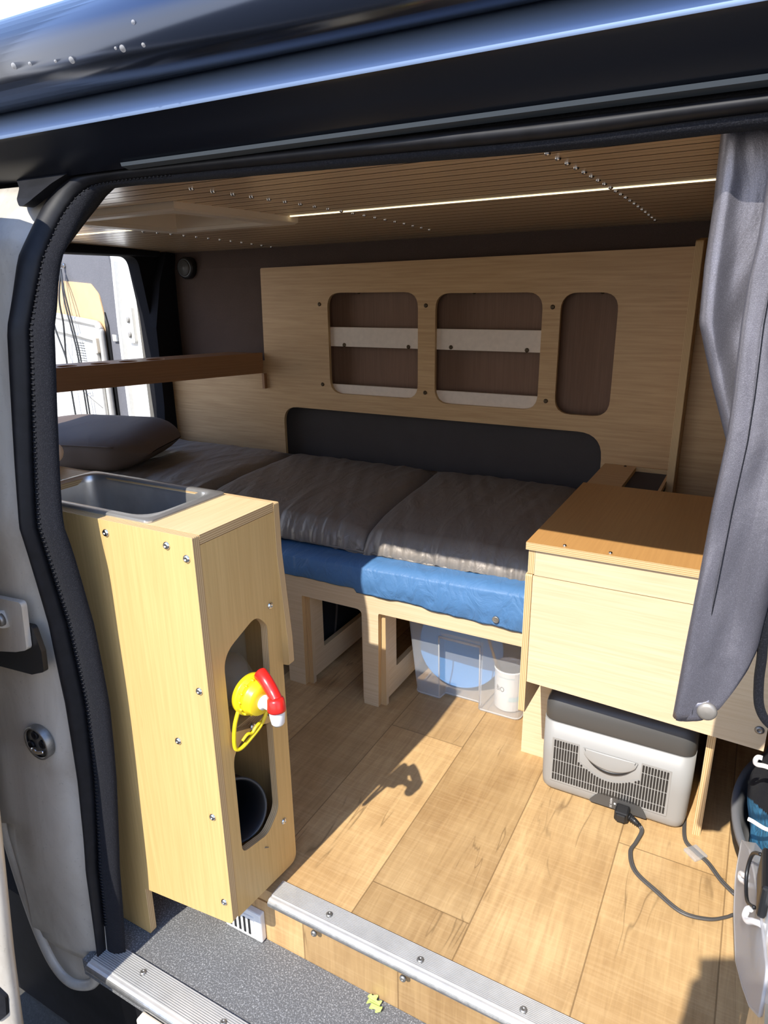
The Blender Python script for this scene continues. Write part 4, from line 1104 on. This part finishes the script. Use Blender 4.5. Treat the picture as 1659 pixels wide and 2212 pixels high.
# ================================================================== clear storage box with contents
t = thing('storage_box', 'clear plastic storage box with a stepped front, under the bed rail', 'storage box', (-.63, 1.75, 0))
def outline(z):
    k = z / .30; g = .030 * k                                   # the box widens upwards
    x0, x1, y0, y1 = -.775 - g, -.455 + g * .35, 1.590 - g * .35, 2.06
    a, b = -.695 - g * .2, -.575 + g * .2; d = .032
    pts = [(x0, y0), (a, y0), (a + .004, y0 + d), (b - .004, y0 + d), (b, y0), (x1, y0), (x1, y1), (x0, y1)]
    return rpoly(pts, [.02, .006, .006, .006, .006, .022, .02, .02], 4)
def outline_top(z):
    k = z / .30; g = .030 * k
    x0, x1, y0, y1 = -.775 - g, -.455 + g * .35, 1.590 - g * .35, 2.06
    a, b = -.695 - g * .2, -.575 + g * .2
    pts = [(x0, y0), (a, y0), (a + .004, y0 + .001), (b - .004, y0 + .001), (b, y0), (x1, y0), (x1, y1), (x0, y1)]
    return rpoly(pts, [.02, .006, .006, .006, .006, .022, .02, .02], 4)
mb = MB(); rings = []
for z, fn in ((.002, outline), (.006, outline), (.10, outline), (.205, outline), (.215, outline_top), (.25, outline_top), (.285, outline_top)):
    rings.append([mb.bm.verts.new((p[0], p[1], z)) for p in fn(z)])
fs = []
for a, b in zip(rings, rings[1:]):
    for k in range(len(a)): fs.append(mb.bm.faces.new((a[k], a[(k + 1) % len(a)], b[(k + 1) % len(a)], b[k])))
fs.append(mb.bm.faces.new(rings[0][::-1])); mb.finish(fs, 0, smooth=False)
mb.build('tub', 'clear', t)
mb = MB(); rim = [(p[0], p[1], .286) for p in outline_top(.285)]; mb.tube(rim, .004, 6, closed=True); mb.build('rim', 'clear_thick', t)
mb = MB(); rim = [(p[0], p[1], .006) for p in outline(.006)]; mb.tube(rim, .0022, 6, closed=True); mb.build('bottom_edge', 'clear_thick', t)
for xx, yy in ((-.697, 1.588), (-.573, 1.588)):
    mb = MB(); mb.tube([(xx, yy, .008), (xx + (.0 if xx < -.6 else .0), yy - .008, .207)], .0022, 6); mb.build('edge_rib', 'clear_thick', t)
mb = MB(); mb.tube([(-.698, 1.581, .209), (-.572, 1.581, .209)], .0035, 8); mb.build('edge_rib', 'clear_thick', t)
t = thing('blue_plate', 'large blue round plate standing upright inside the clear storage box', 'plate', (-.66, 1.68, .01))
mb = MB(); mb.lathe((-.668, 1.685, .138), (.10, -.96, .12), [(0, 0), (0, .085), (.012, .124), (.016, .126), (.015, .122), (.004, .084), (.004, 0)], 56, cap=False); mb.build('dish', 'blue_plastic', t)
mb = MB(); c_ = Vector((-.668, 1.685, .138)); ax = Vector((.10, -.96, .12)).normalized(); u = ax.orthogonal().normalized(); w = ax.cross(u)
mb.tube([c_ + ax * .014 + (u * cos(2 * pi * k / 56) + w * sin(2 * pi * k / 56)) * .1255 for k in range(56)], .003, 6, closed=True); mb.build('rim', 'blue_plastic', t)
t = thing('white_tub', 'white round tub marked BiO inside the clear storage box', 'tub', (-.50, 1.652, .01))
TC = Vector((-.506, 1.652, .006)); TR = .044
mb = MB(); mb.lathe(TC, (0, 0, 1), [(0, .040), (.003, .042), (.118, TR), (.122, TR + .002), (.126, TR + .002), (.126, TR - .001), (.118, TR - .002), (.006, .039), (.006, 0)], 48, cap=False); mb.build('tub', 'white_plastic', t)
def oncyl(a, b, z0, ang0): 
    r = TR + .0006; an = ang0 + a / r; z = z0 + b
    rr_ = lerp(.0425, TR, z / .12) + .0005
    return TC + Vector((sin(an) * rr_, -cos(an) * rr_, z))
mb = MB(); add_text(mb, 'BiO', .022, lambda a, b: oncyl(a * .8, b, .062, radians(-38))); mb.build('lettering', 'ink', t)
mb = MB(); mb.grid(24, 1, lambda u, v: oncyl(lerp(0, .035, u), lerp(0, .013, v), .034, radians(14))); mb.build('label_bar', 'ink_teal', t)
mb = MB(); mb.grid(24, 1, lambda u, v: oncyl(lerp(0, .05, u), lerp(0, .002, v) , .106, radians(-30))); mb.build('label_line', 'ink_teal', t)
mb = MB(); mb.tube([(-.512, 1.655, .02), (-.570, 1.640, .205)], .0042, 8); tag(mb.build('wooden_spoon', 'lime'), 'wooden stick leaning out of the white tub in the clear box', 'stick')
# ================================================================== curtain in the doorway
t = thing('curtain', 'dark satin curtain gathered at the doorway with a round metal snap at its corner', 'curtain', (0, .82, .65))
def xb(z): return interp(z, [.9, .981, 1.045, 1.11, 1.17, 1.225, 1.30], [.03, -.022, -.045, -.0655, -.0675, -.0665, -.068])
def xf(z): return interp(z, [.60, .644, .738, .829, .913, .992, 1.04, 1.11, 1.155, 1.19, 1.30], [-.0365, -.036, -.033, -.029, -.026, -.0215, -.0215, -.0235, -.0225, -.0195, -.018])
def section(z):
    b, f = xb(z), xf(z)
    w = .010 * sin(z * 7)
    return [(b + .14, .90), (b + .05, .875), (b + .012, .856), (b, .840), (b + .010, .824), (b + .030, .832 + w * .4), (f + .030, .836), (f + .020, .822), (f + .004, .812),
            (f, .803), (f + .006, .795), (f + .022, .797), (f + .040, .806 + w * .3), (f + .058, .800), (f + .072, .812), (f + .076, .835), (f + .10, .842), (f + .14, .825), (f + .20, .84), (f + .27, .82), (f + .36, .84), (f + .44, .83)]
def hem(x): return interp(x, [-.05, -.036, -.003, .012, .020, .032, .041, .055, .08, .5], [.640, .643, .650, .668, .690, .724, .762, .80, .84, .86])
NV = 70
cols = None; rows = []
base_sec = [spline([Vector((x, y, 0)) for x, y in section(.66)], 8)]
for j in range(NV + 1):
    v = j / NV
    row = []
    n_ = len(base_sec[0])
    for i in range(n_):
        zb = hem(base_sec[0][i].x) if i > 60 else .90
        z = lerp(1.315, zb, v)
        row.append(z)
    rows.append(row)
mb = MB(); vs = []
cache = {}
for row in rows:
    rv = []
    for i, z in enumerate(row):
        key = round(z, 4)
        if key not in cache: cache[key] = spline([Vector((x, y, 0)) for x, y in section(z)], 8)
        p = cache[key][i]
        wr = .0016 * noise.noise(Vector((p.x * 30, z * 14, 2))) + .0045 * noise.noise(Vector((p.x * 22 + z * 3, z * 6, 5))) + .003 * noise.noise(Vector((p.x * 45 - z * 9, z * 11, 9)))
        sl = .02 * max(0, (z - 1.22)) 
        rv.append(mb.bm.verts.new((p.x, p.y + wr + sl, z)))
    vs.append(rv)
fs = []
for a, b in zip(vs, vs[1:]):
    for i in range(len(a) - 1): fs.append(mb.bm.faces.new((a[i], a[i + 1], b[i + 1], b[i])))
mb.finish(fs, 0, smooth=True)
cl = mb.build('cloth', 'curtain', t, solid=.0016, offset=0)
# side seam and bottom hem, stitched
def front(x_off, z):
    s_ = spline([Vector((x, y, 0)) for x, y in section(z)], 8)
    tx = xf(z) + x_off
    c_ = min((p for p in s_[72:]), key=lambda p: abs(p.x - tx) + (0 if p.y < .815 else 1))
    return Vector((c_.x, c_.y - .0015, z))
mb = MB(); pts = [front(.0205, lerp(1.18, .655, k / 60)) for k in range(61)]
mb.tube(pts, .0007, 5); mb.build('stitching', 'felt_navy', t)
mb = MB()
def hemf(u, v):
    x_off = lerp(.004, .042, u); x = -.036 + x_off; z = hem(x) + lerp(-.002, .024, v)
    p = front(x_off, z); return Vector((p.x, p.y - .0005, z))
mb.grid(14, 4, hemf); mb.build('hem', 'curtain', t, solid=.0008)
mb = MB(); c_ = front(.036, .664); c_.y -= .001; c_.x = -.0005; c_.z = .6625
mb.lathe(c_, (.05, -1, .1), [(-.002, .0105), (.002, .0115), (.0045, .0105), (.006, .007), (.0065, 0)], 28, cap=False); mb.build('snap', 'dull_metal', t)
mb = MB(); mb.tube(spline([(.040, .835, .80), (.047, .83, .74), (.049, .83, .70), (.055, .83, .665), (.070, .83, .645), (.095, .83, .64)], 8), .0055, 8)
tag(mb.build('strap', 'felt_navy'), 'dark strap loop hanging below the curtain at the right edge', 'strap')

# ================================================================== things at the right-hand edge
t = thing('side_board', 'wooden board with white hooks at the right edge of the doorway', 'board', (.11, .9, .3))
mb = MB(); mb.plate(0, .1035, .150, [(.60, -.129), (.80, -.129), (.80, .395), (.60, .355)], g=1); mb.build('board', ['lime', 'lime'], t)
mb = MB(); mb.box(.1505, .165, .60, 1.28, .30, .42, g=1); mb.build('back_board', 'felt_black', t)
mb = MB(); mb.box(.1015, .150, .765, .815, .33, .41, bev=.004); mb.build('painted_end', 'white', t)
def hook(pts, lab, r=.0042):
    o = tag(MBt(pts, r), lab, 'hook', 'white coat hooks')
    return o
def MBt(pts, r):
    mb = MB(); mb.tube(spline(pts, 6), r, 10); return mb.build('hook', 'hook_white')
from_px = None
hook([(.1515, 1.20, .325), (.11, 1.215, .326), (.092, 1.213, .327), (.088, 1.210, .336), (.091, 1.209, .345), (.098, 1.208, .346)], 'curled white hook highest on the side board, above the blue bag')
hook([(.1515, 1.12, .302), (.135, 1.122, .285), (.12, 1.13, .262), (.095, 1.14, .262), (.0885, 1.142, .262)], 'straight white peg over the blue bag in the tub', .0036)
hook([(.1515, .95, .30), (.115, .955, .295), (.094, .965, .283), (.088, .985, .268), (.083, 1.0, .258), (.082, 1.0, .268), (.085, .985, .280), (.090, .975, .288)], 'open white ring hook between the blue bag and the clear organiser')
hook([(.1015, .790, .385), (.095, .800, .378), (.089, .812, .366), (.085, .824, .352), (.0825, .838, .345), (.084, .842, .353), (.087, .838, .360)], 'white wavy hook in front of the clear organiser')
# clear narrow organiser
t = thing('clear_organiser', 'narrow frosted plastic organiser bin hanging against the side board', 'organiser', (.09, .9, .2))
mb = MB()
ol = rpoly([(.69, .355), (.76, .285), (.83, .232), (.93, .165), (1.05, .137), (1.125, .150), (1.13, .225), (1.02, .300), (.93, .338), (.80, .385), (.70, .412)], [.012, .03, .04, .04, .03, .025, .025, .03, .03, .03, .015], 5)
def ox(y): return .0845 + (1.125 - y) * .036
mb.plate(0, 0, .0015, ol)
for v in mb.bm.verts: v.co.x += ox(v.co.y)
mb.build('front_wall', 'clear_thick', t)
mb = MB(); mb.tube([(ox(p[0]) + .0007, p[0], p[1]) for p in ol], .0020, 6, closed=True); mb.build('rim', 'clear_thick', t)
mb = MB(); n_ = len(ol)
va = [mb.bm.verts.new((ox(p[0]) + .0015, *p)) for p in ol]; vb = [mb.bm.verts.new((ox(p[0]) + .020, p[0], p[1] + .004)) for p in ol]
mb.finish([mb.bm.faces.new((va[k], va[(k + 1) % n_], vb[(k + 1) % n_], vb[k])) for k in range(n_)], 0); mb.build('side_wall', 'clear_thick', t)
t = thing('black_clip', 'shiny black clip with a wire loop hooked over the clear organiser', 'clip', (.095, .82, .4))
mb = MB(); mb.box(.090, .101, .80, .875, .385, .435, bev=.004); mb.build('body', 'black', t)
mb = MB(); mb.tube(spline([(.090, .875, .42), (.083, .90, .395), (.080, .895, .365), (.083, .86, .352), (.090, .83, .372)], 6), .0026, 8); mb.build('loop', 'black', t)
# grey tub with blue bag
t = thing('grey_tub', 'grey oval plastic tub with a moulded rim on the floor at the right edge', 'tub', (.2, 1.36, 0))
mb = MB(); rings = []
def oval(r0, r1, z): return [mb.bm.verts.new((.205 + r0 * cos(2 * pi * k / 56), 1.345 + r1 * sin(2 * pi * k / 56), z)) for k in range(56)]
for r0, r1, z in ((.085, .185, .002), (.108, .205, .06), (.128, .235, .125), (.136, .243, .132), (.134, .241, .140), (.122, .228, .140), (.105, .20, .06), (.085, .18, .012)): rings.append(oval(r0, r1, z))
fs = []
for a, b in zip(rings, rings[1:]):
    for k in range(56): fs.append(mb.bm.faces.new((a[k], a[(k + 1) % 56], b[(k + 1) % 56], b[k])))
fs.append(mb.bm.faces.new(rings[0][::-1])); fs.append(mb.bm.faces.new(rings[-1])); mb.finish(fs, 0, smooth=True); mb.build('tub', 'tub_grey', t)
mb = MB(); mb.lathe((.0765, 1.40, .118), (-1, 0, .35), [(-.002, .008), (.0035, .008)], 16); mb.build('rivet_hole', 'black', t)
t = thing('blue_bag', 'blue cloth bag with a black top stuffed in the grey tub', 'bag', (.2, 1.36, .03))
def bag(u, v):
    a = 2 * pi * u; e = pi * v; r = sin(e) ** .5
    nn = .020 * noise.noise(Vector((cos(a) * 3, sin(a) * 3, v * 5)))
    z = .165 - .150 * cos(e) + nn
    k = max(0, z - .14) / .2
    return Vector((.207 + (.107 + nn * .7) * r * cos(a) + .01 * k, 1.35 + (.195 + nn) * r * sin(a) - .02 * k, z))
mbs = (MB(), MB())
nu, nv = 220, 110
for i in range(nu):
    for j in range(nv):
        q = [bag(i / nu, j / nv), bag((i + 1) / nu, j / nv), bag((i + 1) / nu, (j + 1) / nv), bag(i / nu, (j + 1) / nv)]
        c_ = sum(q, Vector()) / 4
        m_ = mbs[1 if c_.z > .125 + (1.375 - c_.y) * .62 + .5 * max(0, .125 - c_.x) else 0]
        f = m_.bm.faces.new([m_.bm.verts.new(p) for p in q]); m_.finish([f], 0, smooth=True)
for m_, nm, mt in ((mbs[0], 'cloth', 'denim'), (mbs[1], 'top_cover', 'felt_black')):
    bmesh.ops.remove_doubles(m_.bm, verts=m_.bm.verts[:], dist=1e-5); m_.build(nm, mt, t)
# ================================================================== the person taking the picture (behind the lens, throws the shadow on the floor)
FW = Vector((sin(radians(-28.8)), cos(radians(-28.8)), 0)); RT = Vector((FW.y, -FW.x, 0)); BASE = Vector((.20, -.36, 0))
def pj(a, b, z): return BASE + RT * a + FW * b + Vector((0, 0, z))
def skinned(name, joints, edges, mat, parent, root=0, sub=1):
    me = bpy.data.meshes.new(name); me.from_pydata([j[0] for j in joints], edges, []); me.update()
    o = bpy.data.objects.new(name, me); COL.objects.link(o); me.materials.append(M[mat])
    md = o.modifiers.new('skin', 'SKIN'); md.use_smooth_shade = True
    for i, sv in enumerate(me.skin_vertices[0].data):
        r = joints[i][1]; sv.radius = r if isinstance(r, tuple) else (r, r); sv.use_root = (i == root)
    s_ = o.modifiers.new('smooth', 'SUBSURF'); s_.levels = sub; s_.render_levels = sub
    if parent is not None: adopt(o, parent)
    return o
J_ = []; E_ = []
def jn(p, r, frm=None):
    J_.append((p, r)); i = len(J_) - 1
    if frm is not None: E_.append((frm, i))
    return i
pel = jn(pj(0, 0, .36), (.15, .11)); wst = jn(pj(0, 0, .52), (.13, .10), pel); ch = jn(pj(0, .0, .74), (.16, .11), wst); nk0 = jn(pj(0, -.01, .92), (.07, .065), ch)
nk = jn(pj(0, .02, 1.00), .055, nk0); hd = jn(pj(0, .04, 1.10), (.075, .085), nk); hd2 = jn(pj(0, .03, 1.19), (.075, .09), hd)
for s in (-1, 1):
    hp = jn(pj(.09 * s, 0, .30), .085, pel); kn = jn(pj(.10 * s, .03, -.12), .058, hp); ank = jn(pj(.10 * s, -.02, -.52), .04, kn); jn(pj(.11 * s, .10, -.575), (.035, .025), ank)
    sh = jn(pj(.18 * s, -.01, .87), .062, ch); el = jn(pj(.235 * s, .13, .64), .042, sh); wr = jn(pj(.085 * s, .345, 1.0), .028, el)
    pm = jn(pj(.060 * s, .372, 1.055), (.026, .018), wr)
    for q, (dz, ln) in enumerate(((.045, .030), (.022, .034), (.0, .033), (-.020, .026))):
        k1 = jn(pj(.062 * s, .392, 1.06 + dz * .8), .0095, pm); k2 = jn(pj(.054 * s, .412, 1.062 + dz), .0085, k1); jn(pj((.054 - ln) * s, .4145, 1.064 + dz), .0075, k2)
    t1 = jn(pj(.048 * s, .372, 1.085), .011, pm); t2 = jn(pj(.036 * s, .376, 1.108), .0095, t1); jn(pj(.024 * s, .378, 1.122), .008, t2)
person = skinned('person', J_, E_, 'skin', None, pel, 1)
tag(person, 'person in a grey shirt holding up a phone outside the doorway', 'person')
def sub(idx_pts, edges, name, mat): return skinned(name, idx_pts, edges, mat, person)
sub([(pj(0, 0, .33), (.17, .13)), (pj(0, 0, .53), (.15, .12)), (pj(0, 0, .75), (.18, .13)), (pj(0, -.01, .90), (.09, .08))] + [x for s in (-1, 1) for x in ((pj(.185 * s, -.01, .87), .075), (pj(.238 * s, .13, .635), .055), (pj(.15 * s, .25, .84), .045))],
    [(0, 1), (1, 2), (2, 3), (2, 4), (4, 5), (5, 6), (2, 7), (7, 8), (8, 9)], 'shirt', 'shirt')
sub([(pj(0, 0, .37), (.165, .125))] + [x for s in (-1, 1) for x in ((pj(.09 * s, 0, .28), .10), (pj(.10 * s, .03, -.12), .072), (pj(.10 * s, -.02, -.53), .055))],
    [(0, 1), (1, 2), (2, 3), (0, 4), (4, 5), (5, 6)], 'trousers', 'jeans')
for s in (-1, 1):
    sub([(pj(.10 * s, -.05, -.555), (.045, .04)), (pj(.105 * s, .06, -.56), (.045, .035)), (pj(.11 * s, .15, -.57), (.038, .026))], [(0, 1), (1, 2)], 'shoe', 'black')
sub([(pj(0, .0, 1.14), (.085, .085)), (pj(0, .02, 1.215), (.082, .092))], [(0, 1)], 'hair', 'hair')
# phone held at the lens
CAMR = Vector((0, 0, 0))
# ================================================================== camera
yaw, pitch, roll = radians(-28.8), radians(18.2), radians(-.8)
f_ = Vector((sin(yaw) * cos(pitch), cos(yaw) * cos(pitch), -sin(pitch))); r_ = Vector((cos(yaw), -sin(yaw), 0)); u_ = r_.cross(f_)
r2 = r_ * cos(roll) + u_ * sin(roll); u2 = -r_ * sin(roll) + u_ * cos(roll)
cam = bpy.data.cameras.new('camera'); co = bpy.data.objects.new('camera', cam); COL.objects.link(co)
co.matrix_world = Matrix(((r2.x, u2.x, -f_.x, 0), (r2.y, u2.y, -f_.y, 0), (r2.z, u2.z, -f_.z, H), (0, 0, 0, 1)))
cam.sensor_fit = 'HORIZONTAL'; cam.sensor_width = 36; cam.lens = 1470 / 1659 * 36; cam.clip_start = .02; cam.clip_end = 100
scene.camera = co
t = thing('phone', 'black phone held up by the person outside the doorway', 'phone', (0, -.01, 1.1))
mb = MB(); mb.box(-.055, .020, -.145, .016, -.0085, 0, bev=.004)
for v in mb.bm.verts:
    p = v.co.copy(); v.co = Vector((0, 0, H)) + r2 * p.x + u2 * p.y + f_ * (p.z - .004)
mb.build('body', 'black', t)
mb = MB(); mb.box(-.052, .017, -.142, .013, -.0092, -.0086)
for v in mb.bm.verts:
    p = v.co.copy(); v.co = Vector((0, 0, H)) + r2 * p.x + u2 * p.y + f_ * (p.z - .004)
mb.build('screen', 'dark_plastic', t)
# ================================================================== light
sun = bpy.data.lights.new('sun', 'SUN'); so = bpy.data.objects.new('sun', sun); COL.objects.link(so)
d = Vector((.088, 1, -1.07)); so.rotation_euler = d.to_track_quat('-Z', 'Y').to_euler()
sun.energy = 5.5; sun.angle = radians(.53); sun.color = (1, .95, .86)
w = bpy.data.worlds.new('sky'); scene.world = w; w.use_nodes = True; nt = w.node_tree
bg = nt.nodes['Background']
tc = nt.nodes.new('ShaderNodeTexCoord'); sp = nt.nodes.new('ShaderNodeSeparateXYZ'); nt.links.new(tc.outputs['Generated'], sp.inputs[0])
rp = nt.nodes.new('ShaderNodeValToRGB'); el = rp.color_ramp.elements
el[0].position = .0; el[0].color = (.92, .88, .82, 1); el[1].position = 1.; el[1].color = (.16, .33, .80, 1)
e = el.new(.2); e.color = (.80, .84, .92, 1); e = el.new(.42); e.color = (.34, .52, .92, 1)
nt.links.new(sp.outputs[2], rp.inputs[0]); nt.links.new(rp.outputs[0], bg.inputs[0]); bg.inputs[1].default_value = 2.0
scene.view_settings.view_transform = 'Standard'; scene.view_settings.look = 'None'; scene.view_settings.gamma = 1
scene.view_settings.exposure = 0.36
scene.view_settings.use_curve_mapping = False
scene.cycles.max_bounces = 10; scene.cycles.diffuse_bounces = 6; scene.cycles.transparent_max_bounces = 16; scene.cycles.caustics_reflective = False
